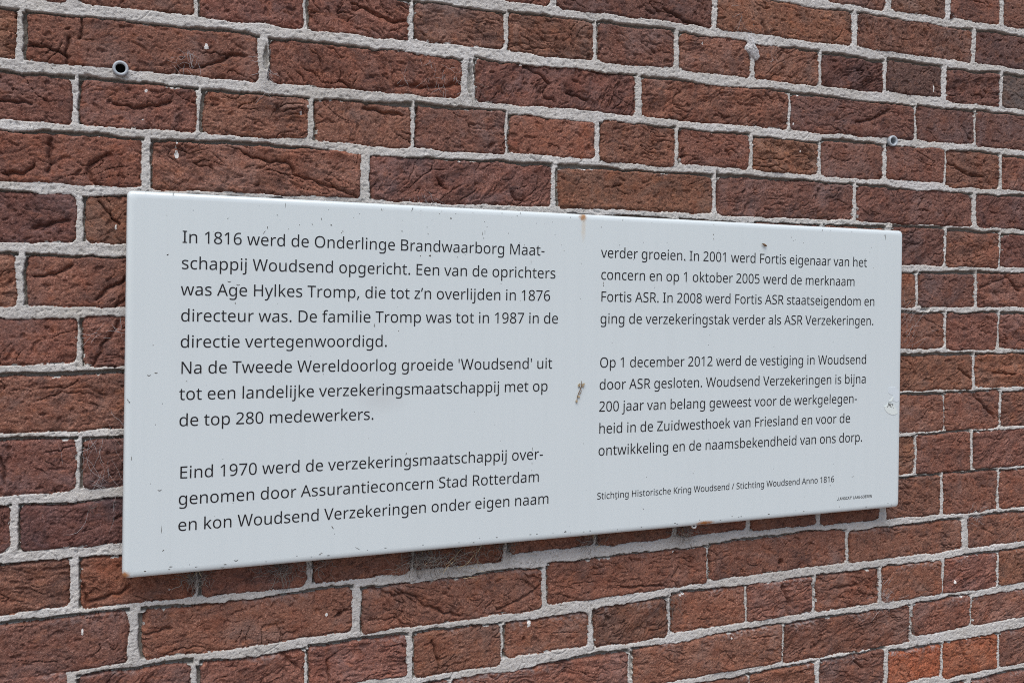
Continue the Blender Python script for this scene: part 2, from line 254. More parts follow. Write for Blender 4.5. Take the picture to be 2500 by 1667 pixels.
    hm = hm - 6.5 * old - .6 * (1 - sm(0, .9, D))
    H = np.where(mort, hm, H)
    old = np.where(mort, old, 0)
    mo = 1 - sm(-.40, .05, -D)
    # smears of mortar and lime drops
    smear = sm(.34, .5, perlin(X / 10, Z / 7, 320) + .3 * perlin(X / 3, Z / 3, 321)) * sm(-3.0, -.5, D) * sm(.15, .45, perlin(X / 80, Z / 60, 322))
    mo = np.maximum(mo, smear * .85)
    spl = np.zeros_like(H)
    for (sx, sz, rx, rz) in SPLAT:
        q = np.hypot((X - sx * 1000) / rx, (Z - sz * 1000) / rz) + .35 * perlin(X / 2.2, Z / 2.2, 330)
        w = 1 - sm(.85, 1.1, q); spl = np.maximum(spl, w); H = H + .35 * w
    for (sx, sz, rx, rz, dp) in HOLES:
        q = np.hypot((X - sx * 1000) / rx, (Z - sz * 1000) / rz) + .25 * perlin(X / 4, Z / 4, 331)
        H = H - dp * (1 - sm(.6, 1.15, q))
    for pts, wd_ in CRACKS:
        xa = min(p[0] for p in pts) - .012; xb = max(p[0] for p in pts) + .012
        za = min(p[1] for p in pts) - .012; zb2 = max(p[1] for p in pts) + .012
        i0, i1 = np.searchsorted(xs, xa), np.searchsorted(xs, xb); k0, k1 = np.searchsorted(zs, za), np.searchsorted(zs, zb2)
        if i1 - i0 < 2 or k1 - k0 < 2: continue
        sl = np.s_[k0:k1, i0:i1]
        jx = X[sl] + 2.2 * perlin(X[sl] / 8, Z[sl] / 8, 340); jz = Z[sl] + 2.0 * perlin(X[sl] / 8, Z[sl] / 8, 341)
        d = seg_dist(jx / 1000, jz / 1000, pts) * 1000
        w = wd_ * (1 + .5 * perlin(X[sl] / 10, Z[sl] / 10, 342))
        H[sl] = H[sl] - np.where(mort[sl], 0, 5.0 * np.exp(-(d / np.maximum(w, .3)) ** 2)) - np.where(mort[sl], 0, .9 * np.exp(-(d / (3.0 * wd_)) ** 2))
    return H, mo, old, spl, tone, eff

FX0, FX1, FZ0, FZ1 = -.235, 1.345, .955, 2.105          # the part of the wall face seen up close
def frange(a, b, s0, s1):
    o = [a]
    while o[-1] < b: o.append(o[-1] + s0 + (s1 - s0) * (o[-1] - a) / (b - a))
    o[-1] = b
    return np.array(o)
def patch(xs, zs, skip=None):
    H, mo, old, spl, tone, eff = relief(xs, zs)
    X, Z = np.meshgrid(xs, zs)
    co = np.stack([X, -H / 1000.0, Z], -1).reshape(-1, 3).astype(np.float32)
    nz, nx = X.shape
    i = np.arange((nz - 1) * (nx - 1)); r, c = i // (nx - 1), i % (nx - 1)
    q = np.stack([r * nx + c, r * nx + c + 1, (r + 1) * nx + c + 1, (r + 1) * nx + c], 1)
    if skip:
        mx = (xs[c] + xs[c + 1]) / 2; mz = (zs[r] + zs[r + 1]) / 2
        q = q[~((mx > skip[0]) & (mx < skip[1]) & (mz > skip[2]) & (mz < skip[3]))]
    return co, q, mo.ravel(), old.ravel(), spl.ravel(), tone.reshape(-1, 3), eff.ravel()
fine = patch(frange(FX0, FX1, .00082, .00112), frange(FZ0, FZ1, .0009, .0009))
cxs = np.concatenate([np.linspace(-1.45, FX0, 210)[:-1], np.linspace(FX0, FX1, 240)[:-1], np.linspace(FX1, 2.6, 210)])
czs = np.concatenate([np.linspace(-.02, FZ0, 170)[:-1], np.linspace(FZ0, FZ1, 180)[:-1], np.linspace(FZ1, 2.92, 140)])
coarse = patch(cxs, czs, (FX0, FX1, FZ0, FZ1))
co = np.concatenate([fine[0], coarse[0]]); n0 = len(fine[0])
qd = np.concatenate([fine[1], coarse[1] + n0])
# the body of the wall behind the face: top, ends and back
bx = np.array([(-1.45, 0, -.02), (2.6, 0, -.02), (2.6, 0, 2.92), (-1.45, 0, 2.92), (-1.45, .22, -.02), (2.6, .22, -.02), (2.6, .22, 2.92), (-1.45, .22, 2.92)], np.float32)
nb = len(co); co = np.concatenate([co, bx])
qd = np.concatenate([qd, np.array([(3, 2, 6, 7), (0, 3, 7, 4), (1, 5, 6, 2), (5, 4, 7, 6)]) + nb])
me = bpy.data.meshes.new('brick_wall')
me.vertices.add(len(co)); me.vertices.foreach_set('co', co.ravel())
me.loops.add(qd.size); me.loops.foreach_set('vertex_index', qd.ravel().astype(np.int32))
me.polygons.add(len(qd)); me.polygons.foreach_set('loop_start', (np.arange(len(qd)) * 4).astype(np.int32))
me.update(calc_edges=True); me.validate()
for nm, k in (('mortar', 2), ('old_joint_shade', 3), ('lime', 4), ('salt_bloom', 6)):
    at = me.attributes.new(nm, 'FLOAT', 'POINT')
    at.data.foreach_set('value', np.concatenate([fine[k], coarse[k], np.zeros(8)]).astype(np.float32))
at = me.attributes.new('brick_tone', 'FLOAT_COLOR', 'POINT')
tc = np.ones((len(co), 4), np.float32); tc[:len(co) - 8, :3] = np.concatenate([fine[5], coarse[5]])
at.data.foreach_set('color', tc.ravel())

g = NT('brick_and_mortar')
fin = g.noise(620, 4, .7)
grain = g.ramp(fin, [(.33, (.040, .022, .018)), (.46, (.155, .070, .050)), (.57, (.245, .114, .079)), (.71, (.50, .32, .25))])
med = g.noise(120, 4, .65)
grain = g.mix(g.math('MULTIPLY', g.ramp(med, [(.38, 0.0), (.66, 1.0)]), .55), grain, (.280, .146, .102))
soot = g.ramp(g.noise(26, 6, .72, dist=.6), [(.47, 0.0), (.66, 1.0)])
grain = g.mix(g.math('MULTIPLY', soot, .62), grain, (.060, .040, .038))
red = g.ramp(g.noise(38, 4, .6), [(.50, 0.0), (.70, 1.0)])
grain = g.mix(g.math('MULTIPLY', red, .45), grain, (.22, .075, .042))
bloom = g.ramp(g.noise(13, 5, .7, dist=.8), [(.50, 0.0), (.72, 1.0)])
grain = g.mix(g.math('MULTIPLY', bloom, .5), grain, g.mix(fin, (.17, .115, .105), (.36, .27, .235)))
rust = g.ramp(g.noise(55, 4, .7, vec=g.scaled((1, 1, 1.6)), dist=.5), [(.54, 0.0), (.68, 1.0)])
grain = g.mix(g.math('MULTIPLY', rust, .55), grain, g.mix(fin, (.16, .055, .03), (.42, .19, .11)))
spark = g.ramp(g.voro(430), [(.06, 1.0), (.14, 0.0)])
spark = g.math('MULTIPLY', spark, g.ramp(g.noise(60, 3), [(.5, 0.0), (.7, 1.0)]))
grain = g.mix(g.math('MULTIPLY', spark, .7), grain, (.50, .44, .40))
brick = g.mix(1.0, grain, g.attr('brick_tone', 'Color'), 'MULTIPLY')
brick = g.mix(g.math('MULTIPLY', g.attr('salt_bloom'), .75), brick, g.mix(fin, (.20, .17, .17), (.52, .47, .46)))
mor = g.ramp(g.noise(300, 4, .7), [(.26, (.27, .26, .24)), (.40, (.56, .55, .53)), (.62, (.67, .665, .65)), (.8, (.78, .775, .76))])
mor = g.mix(g.math('MULTIPLY', g.ramp(g.noise(18, 5, .7), [(.42, 0.0), (.68, 1.0)]), .38), mor, (.50, .465, .39))
mor = g.mix(g.math('MULTIPLY', g.ramp(g.noise(7, 5, .65), [(.44, 0.0), (.70, 1.0)]), .5), mor, (.40, .375, .33))
mor = g.mix(g.math('MULTIPLY', g.ramp(g.noise(31, 4, .7), [(.60, 0.0), (.72, 1.0)]), .6), mor, (.80, .79, .77))
dots = g.math('MULTIPLY', g.ramp(g.voro(230), [(.10, 1.0), (.18, 0.0)]), g.ramp(g.noise(90, 2), [(.46, 0.0), (.56, 1.0)]))
mor = g.mix(g.math('MULTIPLY', dots, .85), mor, (.07, .065, .06))
mor = g.mix(g.math('MULTIPLY', g.attr('old_joint_shade'), .85), mor, (.20, .18, .15))  # old mortar in the groove, its colour darkened further to deepen the shade
edge = g.math('ADD', g.attr('mortar'), g.math('MULTIPLY', g.math('SUBTRACT', g.noise(520, 3), .5), .9))
edge = g.ramp(edge, [(.42, 0.0), (.58, 1.0)])
col = g.mix(edge, brick, mor)
lm = g.ramp(g.math('ADD', g.attr('lime'), g.math('MULTIPLY', g.math('SUBTRACT', g.noise(700, 2), .5), .5)), [(.4, 0.0), (.55, 1.0)])
col = g.mix(lm, col, (.80, .79, .76))
bh = g.math('ADD', g.noise(950, 3, .7), g.math('MULTIPLY', g.noise(300, 3, .6), 1.3))
g.bump(bh, .85, .0012)
WALLM = g.set(Base_Color=col, Roughness=.92, Specular_IOR_Level=.22)
wall = link('brick_wall', me, WALLM, smooth=True)
thing(wall, 'old red brown brick wall with pale grey repointed joints behind the sign', 'brick wall')

# ------------------------------------------------------------------ pavement the viewer stands on
g = NT('paving')
bt = g.n.new('ShaderNodeTexBrick'); bt.inputs['Scale'].default_value = 1.0; bt.inputs['Brick Width'].default_value = .21
bt.inputs['Row Height'].default_value = .105; bt.inputs['Mortar Size'].default_value = .003
g.L(g.co, bt.inputs['Vector'])
bt.inputs['Color1'].default_value = (.20, .15, .13, 1); bt.inputs['Color2'].default_value = (.26, .20, .17, 1); bt.inputs['Mortar'].default_value = (.10, .09, .08, 1)
pc = g.mix(g.math('MULTIPLY', g.noise(6, 5), .5), bt.outputs[0], (.15, .14, .13))
PAVE = g.set(Base_Color=pc, Roughness=.9)
pv = link('pavement', pymesh('pavement', [(-60, -120, 0), (60, -120, 0), (60, 6, 0), (-60, 6, 0)], [(0, 1, 2, 3)]), PAVE)
pv['kind'] = 'structure'

# ------------------------------------------------------------------ the sign
ALPHA = .0091; SW, SH = 1.0, .38
sign = empty('information_sign', (0, -.024, 1.70), (0, ALPHA, 0))       # origin: top left corner of the face; x right, z up, -y to the viewer
thing(sign, 'wide white enamel sign with two columns of black Dutch text on brick wall', 'sign')
def rrect(x0, z0, x1, z1, r, n=6):
    p = []
    for cx_, cz_, a0 in ((x1 - r, z1 - r, 0), (x0 + r, z1 - r, 90), (x0 + r, z0 + r, 180), (x1 - r, z0 + r, 270)):
        for k in range(n + 1):
            a = math.radians(a0 + 90 * k / n); p.append((cx_ + r * math.cos(a), cz_ + r * math.sin(a)))
    return p
v = []; f = []; N_ = 28
prof = [(.0070, 0), (.0051, .0001), (.0036, .0004), (.0024, .0009), (.0014, .0017), (.0007, .0028), (.0002, .0042), (0, .0060), (0, .0098), (0, .0140), (.0016, .0146), (.010, .0146)]
for ins, dep in prof:
    for (x, z) in rrect(ins, -SH - .0025 + ins, SW + .003 - ins, .0008 - ins, max(.0042, .0048 + (ins if ins < .005 else .005) * .3)):
        v.append((x, dep, z))
for k in range(len(prof) - 1):
    for i in range(N_):
        a, b = k * N_ + i, k * N_ + (i + 1) % N_
        f.append((b, a, a + N_, b + N_))
f.append(tuple(range(N_))); f.append(tuple(reversed(range((len(prof) - 1) * N_, len(prof) * N_))))
g = NT('white_enamel')
base = g.mix(g.noise(3.0, 3), (.650, .728, .748), (.672, .750, .768))
stk = g.ramp(g.noise(1.0, 4, .6, vec=g.scaled((95, 1, 3.5))), [(.46, 0.0), (.74, 1.0)])
base = g.mix(g.math('MULTIPLY', stk, .10), base, (.52, .58, .59))
fl = g.ramp(g.noise(140, 5, .75), [(.66, 0.0), (.80, 1.0)])
base = g.mix(g.math('MULTIPLY', fl, .22), base, (.45, .44, .42))
def stain(base, x, z, rx, rz, col, amt, nsc=160, lo=.35, hi=1.0):
    s = g.n.new('ShaderNodeMapping'); s.vector_type = 'POINT'
    s.inputs['Location'].default_value = (-x / rx, 0, -z / rz); s.inputs['Scale'].default_value = (1 / rx, 0, 1 / rz); g.L(g.co, s.inputs[0])
    ln = g.n.new('ShaderNodeVectorMath'); ln.operation = 'LENGTH'; g.L(s.outputs[0], ln.inputs[0])
    q = g.math('ADD', ln.outputs['Value'], g.math('MULTIPLY', g.math('SUBTRACT', g.noise(nsc, 4, .7), .5), 1.3))
    return g.mix(g.math('MULTIPLY', g.ramp(q, [(lo, 1.0), (hi, 0.0)]), amt), base, col)
base = stain(base, 0.5044, -0.0131, 0.004, 0.022, (0.62, 0.45, 0.24), 0.3)
base = stain(base, 0.5038, -0.0031, 0.0062, 0.0056, (0.33, 0.15, 0.035), 0.9, 420)
base = stain(base, 0.682, -0.3795, 0.017, 0.0036, (0.4, 0.14, 0.018), 0.95, 300)
base = stain(base, 0.0027, -0.3789, 0.0055, 0.0055, (0.45, 0.17, 0.03), 0.9, 300)
base = stain(base, 0.26, -0.211, 0.035, 0.02, (0.42, 0.42, 0.42), 0.25, 700, .0, 1.1)
ro = g.math('ADD', g.math('MULTIPLY', g.noise(9, 4), .10), .13)
g.bump(g.noise(5.5, 2), .05, .004)
ENAMEL = g.set(Base_Color=base, Roughness=ro, Specular_IOR_Level=.5)
panel = link('panel', pymesh('panel', v, f), ENAMEL, sign)
for p in panel.data.polygons: p.use_smooth = len(p.vertices) == 4

# lettering: glyph outlines as cubic Bezier points, 1/1000 of the line unit
GL = {' ':(209,[]),"'":(180,[[103,573,128,573,123,504,118,435,112,366,98,366,83,366,68,366,63,435,58,504,52,573,78,573]]),',':(215,[[152,87,154,84,149,66,143,45,136,23,128,1,120,-20,111,-42,102,-64,94,-84,85,-103,68,-103,50,-103,33,-103,38,-83,43,-61,48,-38,54,-15,58,8,63,31,67,54,70,74,73,93,98,93,123,93,148,93,150,90]]),'-':(258,[[97,184,32,184,32,204,32,225,32,246,97,246,162,246,226,246,226,225,226,204,226,184,162,184]]),'.':(215,[[58,24,58,43,58,63,63,77,72,85,82,93,93,97,107,97,121,97,132,93,142,85,152,77,157,63,157,43,157,24,152,10,142,2,132,-7,121,-11,107,-11,93,-11,82,-7,72,2,63,10]]),'/':(298,[[267,573,290,573,219,382,148,191,77,0,54,0,31,0,8,0,79,191,150,382,221,573,244,573]]),'0':(459,[[419,349,419,287,419,241,416,199,409,163,402,126,391,96,376,70,360,45,341,25,316,12,292,-1,263,-8,228,-8,186,-8,150,4,122,27,94,51,73,85,60,129,46,173,39,226,39,287,39,349,46,402,58,446,71,490,91,523,119,546,146,570,183,581,228,581,271,581,307,570,335,546,364,523,385,490,399,446,412,402],[110,340,110,287,110,235,114,191,122,156,129,122,142,96,159,78,177,61,200,52,228,52,257,52,280,61,298,78,315,95,328,121,336,156,344,191,348,235,348,287,348,340,344,383,336,417,328,452,315,478,298,495,280,513,257,521,228,521,200,521,177,513,159,495,142,478,129,452,122,417,114,383]]),'1':(459,[[285,191,285,0,262,0,239,0,216,0,216,133,216,267,216,400,216,416,216,429,216,440,216,450,217,460,217,470,218,479,218,489,219,499,210,490,203,483,196,477,189,471,180,464,169,455,149,438,129,422,108,405,96,421,84,436,71,452,123,492,175,532,226,573,246,573,265,573,285,573,285,382]]),'2':(459,[[417,21,417,0,291,0,165,0,38,0,38,20,38,39,38,58,88,109,138,160,188,210,217,239,242,265,261,287,281,310,296,332,306,353,316,375,322,399,322,424,322,456,312,480,294,496,275,512,250,520,220,520,193,520,168,516,147,506,126,496,104,483,83,466,70,482,58,498,45,513,60,526,76,538,94,548,112,558,132,566,153,572,174,578,196,581,220,581,256,581,287,574,313,562,338,550,358,532,372,510,387,487,394,460,394,428,394,398,388,370,375,344,363,318,346,292,324,267,302,241,276,214,247,185,207,146,167,107,128,67,128,66,128,65,128,64,224,64,320,64,417,64,417,43]]),
'5':(459,[[202,351,220,351,260,351,294,345,322,331,351,318,374,299,389,274,405,249,413,219,413,183,413,143,404,109,387,81,370,52,346,30,314,15,282,0,244,-8,199,-8,170,-8,142,-5,116,0,90,5,68,13,50,23,50,45,50,68,50,90,70,78,93,69,121,62,148,56,175,52,200,52,228,52,253,56,274,65,295,74,311,88,323,106,335,125,341,148,341,176,341,213,329,242,306,262,283,282,247,292,197,292,182,292,165,291,146,288,127,285,111,282,99,280,88,287,76,295,64,302,71,392,79,482,86,573,182,573,277,573,373,573,373,551,373,530,373,508,297,508,222,508,146,508,141,453,137,398,132,342,141,344,154,346,169,348,185,350]]),'6':(459,[[44,202,44,245,44,278,46,310,51,342,56,374,63,405,75,433,86,462,101,487,121,510,141,532,166,549,196,562,226,574,263,581,306,581,318,581,330,580,344,579,357,578,368,576,377,573,377,553,377,533,377,513,367,516,356,519,344,520,332,522,320,523,308,523,271,523,240,517,216,504,191,492,172,475,158,454,143,432,133,408,127,380,120,352,116,323,115,291,116,291,118,291,120,291,128,304,138,315,150,326,162,336,177,344,194,350,212,356,232,358,255,358,288,358,317,352,342,338,367,324,386,305,400,279,414,253,421,221,421,184,421,145,414,111,399,82,384,53,363,31,336,15,309,0,276,-8,239,-8,212,-8,186,-3,163,7,139,17,119,33,101,54,83,75,69,101,59,133,49,164],[218,51,238,51,272,51,299,62,320,84,341,106,351,139,351,184,351,221,342,250,324,271,305,292,278,303,241,303,216,303,194,298,175,288,156,277,142,264,131,248,121,232,116,215,116,198,116,180,118,163,123,146,128,129,136,113,146,99,157,84,170,73,185,64,200,56]]),'7':(459,[[135,0,109,0,187,170,266,339,344,508,241,508,138,508,35,508,35,530,35,551,35,573,163,573,291,573,419,573,419,554,419,536,419,518,342,345,264,173,187,0,161,0]]),'8':(459,[[196,581,228,581,262,581,292,575,318,565,343,554,363,539,378,519,393,498,400,473,400,444,400,420,395,400,385,383,375,366,362,351,346,338,329,325,311,313,291,303,315,292,336,279,355,265,374,251,390,234,401,216,413,197,419,175,419,148,419,116,411,89,395,65,380,42,358,24,330,11,302,-2,269,-8,231,-8,190,-8,155,-2,126,10,98,23,76,40,61,63,47,86,39,113,39,146,39,172,45,195,56,214,67,233,81,250,99,264,118,278,137,290,158,299,139,310,122,322,107,336,92,349,80,365,71,382,62,400,58,421,58,444,58,474,65,498,80,518,95,538,116,554,141,565,167,575],[108,165,108,145,108,117,118,94,138,76,158,57,188,48,229,48,268,48,298,57,319,76,339,94,350,118,350,148,350,166,345,183,335,197,325,211,311,224,293,235,275,246,254,256,229,265,225,267,221,269,216,270,193,260,173,249,157,237,141,226,129,212,121,197,112,182],[259,524,228,524,198,524,174,517,155,502,136,488,127,468,127,441,127,421,131,405,141,391,150,378,163,367,179,357,195,348,212,339,232,330,250,338,267,347,282,357,297,366,308,378,317,392,326,405,330,422,330,441,330,468,321,488,302,502,284,517]]),
'9':(459,[[417,371,417,328,417,295,415,263,410,231,406,198,398,168,386,139,375,110,360,85,340,63,320,41,295,23,265,11,234,-2,197,-8,154,-8,143,-8,131,-7,117,-6,102,-5,91,-3,82,0,82,20,82,40,82,60,91,57,103,54,116,52,128,51,141,50,152,50,190,50,221,56,245,68,269,80,289,97,303,118,318,139,328,164,334,192,341,220,345,250,346,281,344,281,342,281,341,281,333,268,323,257,310,247,298,237,283,229,266,223,248,217,228,214,204,214,172,214,143,221,118,235,93,248,74,268,60,294,47,319,40,350,40,387,40,427,48,462,63,491,78,520,99,542,127,557,154,573,186,581,223,581,250,581,276,575,299,565,323,554,343,539,361,518,378,497,392,471,402,440,412,408],[243,521,223,521,190,521,163,510,142,488,120,466,110,433,110,388,110,351,119,322,137,301,155,280,182,269,220,269,245,269,268,275,286,285,305,296,320,309,330,325,340,341,346,357,346,374,346,392,343,409,338,426,333,444,325,460,315,474,305,488,292,500,277,508,261,517]]),'A':(512,[[462,0,437,0,414,59,391,118,368,177,292,177,217,177,141,177,118,118,96,59,73,0,49,0,24,0,0,0,75,192,149,383,224,575,245,575,267,575,289,575,363,383,437,192,512,0,487,0],[304,357,282,415,281,419,278,427,274,438,270,449,267,461,263,473,260,485,257,494,255,500,252,490,250,479,247,468,244,457,241,447,238,438,235,429,232,421,230,415,208,357,187,299,165,241,226,241,286,241,346,241,325,299]]),'B':(521,[[187,573,241,573,313,573,367,562,404,541,440,520,459,483,459,431,459,408,455,388,446,371,438,354,426,339,409,328,393,316,373,308,350,304,350,303,350,301,350,300,374,296,396,289,415,279,434,269,450,254,461,236,472,217,478,193,478,163,478,128,470,98,454,74,438,50,415,31,385,19,356,6,320,0,279,0,212,0,145,0,78,0,78,191,78,382,78,573,132,573],[220,329,256,329,305,329,339,337,357,352,375,368,384,392,384,423,384,454,373,477,351,490,329,504,293,511,245,511,213,511,182,511,150,511,150,450,150,390,150,329,185,329],[187,269,150,269,150,199,150,130,150,61,188,61,227,61,265,61,316,61,352,71,371,91,391,110,401,136,401,168,401,189,397,206,388,221,379,236,364,248,344,256,323,264,295,269,260,269,223,269]]),
'C':(507,[[349,517,323,517,293,517,265,512,241,502,216,491,195,476,178,456,161,436,148,412,139,383,130,354,125,322,125,286,125,239,132,198,147,164,162,129,184,102,213,83,242,65,278,55,322,55,348,55,371,58,394,62,416,66,438,71,460,78,460,57,460,36,460,15,438,7,416,1,393,-2,371,-6,344,-8,312,-8,254,-8,205,4,166,28,127,52,98,86,78,131,59,175,49,227,49,287,49,330,55,370,67,406,79,442,97,473,120,499,143,525,172,545,206,559,240,574,280,581,324,581,353,581,382,578,409,572,436,566,461,558,482,547,472,527,463,506,453,486,435,494,416,501,394,508,372,514]]),'D':(585,[[536,353,536,292,536,228,525,174,501,131,477,87,443,55,399,33,354,11,300,0,237,0,184,0,131,0,78,0,78,191,78,382,78,573,137,573,195,573,254,573,312,573,362,562,404,540,446,519,479,488,502,446,525,405],[460,214,460,290,460,340,452,382,435,415,418,447,394,471,361,487,329,503,290,511,244,511,212,511,181,511,150,511,150,361,150,211,150,62,176,62,202,62,228,62,305,62,363,81,402,119,441,157]]),'E':(446,[[398,21,398,0,291,0,184,0,78,0,78,191,78,382,78,573,184,573,291,573,398,573,398,552,398,530,398,509,315,509,233,509,150,509,150,450,150,390,150,330,228,330,306,330,383,330,383,310,383,289,383,268,306,268,228,268,150,268,150,200,150,132,150,63,233,63,315,63,398,63,398,42]]),'F':(416,[[150,81,150,0,126,0,102,0,78,0,78,191,78,382,78,573,184,573,291,573,398,573,398,552,398,530,398,509,315,509,233,509,150,509,150,442,150,374,150,306,228,306,305,306,382,306,382,285,382,264,382,243,305,243,228,243,150,243,150,162]]),'G':(584,[[326,281,326,302,392,302,458,302,524,302,524,209,524,115,524,22,494,12,462,4,431,-1,399,-6,363,-8,323,-8,264,-8,214,4,173,28,133,52,102,85,81,130,60,174,49,226,49,286,49,346,61,398,84,442,108,486,142,520,186,544,230,568,283,581,346,581,378,581,408,578,437,572,465,566,492,558,516,547,507,526,498,505,489,484,469,494,446,501,421,508,395,514,369,517,342,517,296,517,257,508,224,489,192,470,167,444,150,409,133,375,124,334,124,286,124,241,132,201,146,166,161,131,184,103,216,84,247,64,289,54,340,54,365,54,386,56,404,58,422,61,438,64,452,68,452,125,452,182,452,238,410,238,368,238,326,238,326,260]]),
'H':(594,[[516,191,516,0,492,0,468,0,444,0,444,89,444,178,444,267,346,267,248,267,150,267,150,178,150,89,150,0,126,0,102,0,78,0,78,191,78,382,78,573,102,573,126,573,150,573,150,492,150,411,150,330,248,330,346,330,444,330,444,411,444,492,444,573,468,573,492,573,516,573,516,382]]),'I':(272,[[239,14,239,0,170,0,101,0,32,0,32,14,32,28,32,42,54,47,77,52,99,57,99,210,99,362,99,515,77,520,54,526,32,531,32,545,32,559,32,573,101,573,170,573,239,573,239,559,239,545,239,531,216,526,194,520,172,515,172,362,172,210,172,57,194,52,216,47,239,42,239,28]]),'J':(219,[[27,-152,-3,-152,-16,-152,-27,-151,-37,-150,-46,-148,-55,-145,-63,-142,-63,-122,-63,-101,-63,-81,-54,-83,-45,-85,-35,-87,-26,-88,-16,-89,-5,-89,9,-89,21,-86,33,-81,45,-76,55,-66,63,-53,70,-40,74,-21,74,3,74,193,74,383,74,573,98,573,122,573,146,573,146,385,146,197,146,9,146,-28,140,-58,128,-82,115,-106,98,-124,75,-135,53,-147]]),'K':(496,[[418,108,496,0,468,0,440,0,411,0,344,91,276,182,208,274,189,256,170,239,150,222,150,148,150,74,150,0,126,0,102,0,78,0,78,191,78,382,78,573,102,573,126,573,150,573,150,478,150,384,150,290,166,308,182,327,199,345,216,363,232,381,249,399,300,457,352,515,403,573,431,573,460,573,488,573,412,489,336,406,261,323,339,216]]),'L':(420,[[185,0,78,0,78,191,78,382,78,573,102,573,126,573,150,573,150,403,150,234,150,64,233,64,317,64,400,64,400,43,400,21,400,0,293,0]]),'M':(727,[[350,0,330,0,268,167,205,335,142,502,141,502,140,502,139,502,140,491,141,478,142,461,142,444,143,426,144,407,144,388,144,368,144,347,144,232,144,116,144,0,122,0,100,0,78,0,78,191,78,382,78,573,113,573,149,573,184,573,243,416,302,260,361,103,362,103,363,103,364,103,424,260,484,416,544,573,579,573,614,573,650,573,650,382,650,191,650,0,626,0,602,0,578,0,578,117,578,235,578,352,578,371,578,389,579,408,580,426,580,444,581,460,582,476,583,490,584,501,583,501,582,501,581,501,517,334,453,167,390,0,370,0]]),'N':(610,[[532,191,532,0,504,0,476,0,448,0,345,158,243,317,141,476,140,476,139,476,138,476,139,463,140,449,141,432,142,415,142,397,143,378,144,359,144,340,144,320,144,213,144,107,144,0,122,0,100,0,78,0,78,191,78,382,78,573,106,573,133,573,161,573,263,415,365,257,467,99,468,99,469,99,470,99,469,107,469,120,468,137,467,154,466,173,466,193,465,214,464,232,464,249,464,357,464,465,464,573,487,573,509,573,532,573,532,382]]),
'O':(626,[[577,346,577,287,577,243,572,202,560,166,549,130,533,99,510,73,488,47,461,27,428,13,395,-1,357,-8,314,-8,269,-8,230,-1,196,13,163,27,136,47,114,73,92,99,76,130,65,167,54,203,49,244,49,288,49,347,58,398,78,442,97,486,126,520,166,544,205,569,254,581,314,581,372,581,420,569,459,545,498,521,527,486,547,442,567,398],[125,335,125,287,125,239,132,198,145,163,158,128,179,101,207,83,235,64,271,54,314,54,357,54,392,64,420,83,447,101,468,128,481,163,494,198,501,239,501,287,501,359,486,416,456,457,426,498,379,518,314,518,271,518,235,509,207,490,179,472,158,446,145,411,132,376]]),'R':(499,[[183,573,236,573,283,573,322,567,353,554,384,542,407,524,422,500,437,476,444,446,444,410,444,379,439,354,427,334,416,313,402,297,384,285,367,273,349,264,330,257,382,171,434,86,487,0,459,0,431,0,403,0,356,79,310,158,264,237,226,237,188,237,150,237,150,158,150,79,150,0,126,0,102,0,78,0,78,191,78,382,78,573,130,573],[263,510,232,510,204,510,177,510,150,510,150,439,150,368,150,298,179,298,207,298,236,298,282,298,316,307,338,325,359,344,370,371,370,407,370,432,365,452,355,467,345,482,330,493,310,500,289,506]]),'S':(440,[[403,183,403,153,403,119,394,90,378,66,361,42,338,24,307,11,276,-2,240,-8,198,-8,177,-8,156,-7,137,-5,117,-3,99,0,83,4,67,8,53,13,41,19,41,42,41,65,41,88,60,80,84,72,113,65,141,58,171,54,201,54,230,54,253,58,273,66,292,73,306,84,316,98,326,112,330,128,330,147,330,166,326,181,318,194,310,207,297,219,277,230,258,241,230,252,196,265,171,274,150,284,131,294,113,304,97,316,85,330,73,343,64,358,57,375,51,392,48,412,48,435,48,465,56,491,71,513,87,534,108,551,136,563,164,575,195,581,231,581,262,581,291,578,318,572,344,566,368,558,389,548,381,528,374,507,366,487,347,495,325,502,302,508,279,514,254,517,229,517,205,517,185,514,169,507,153,500,141,490,133,478,125,465,121,450,121,434,121,415,125,399,133,386,141,373,154,361,172,351,191,341,215,330,246,318,280,306,308,293,332,279,355,264,372,248,384,228,397,208]]),'T':(446,[[259,170,259,0,235,0,211,0,187,0,187,170,187,340,187,509,127,509,68,509,8,509,8,530,8,552,8,573,151,573,294,573,437,573,437,552,437,530,437,509,378,509,318,509,259,509,259,340]]),
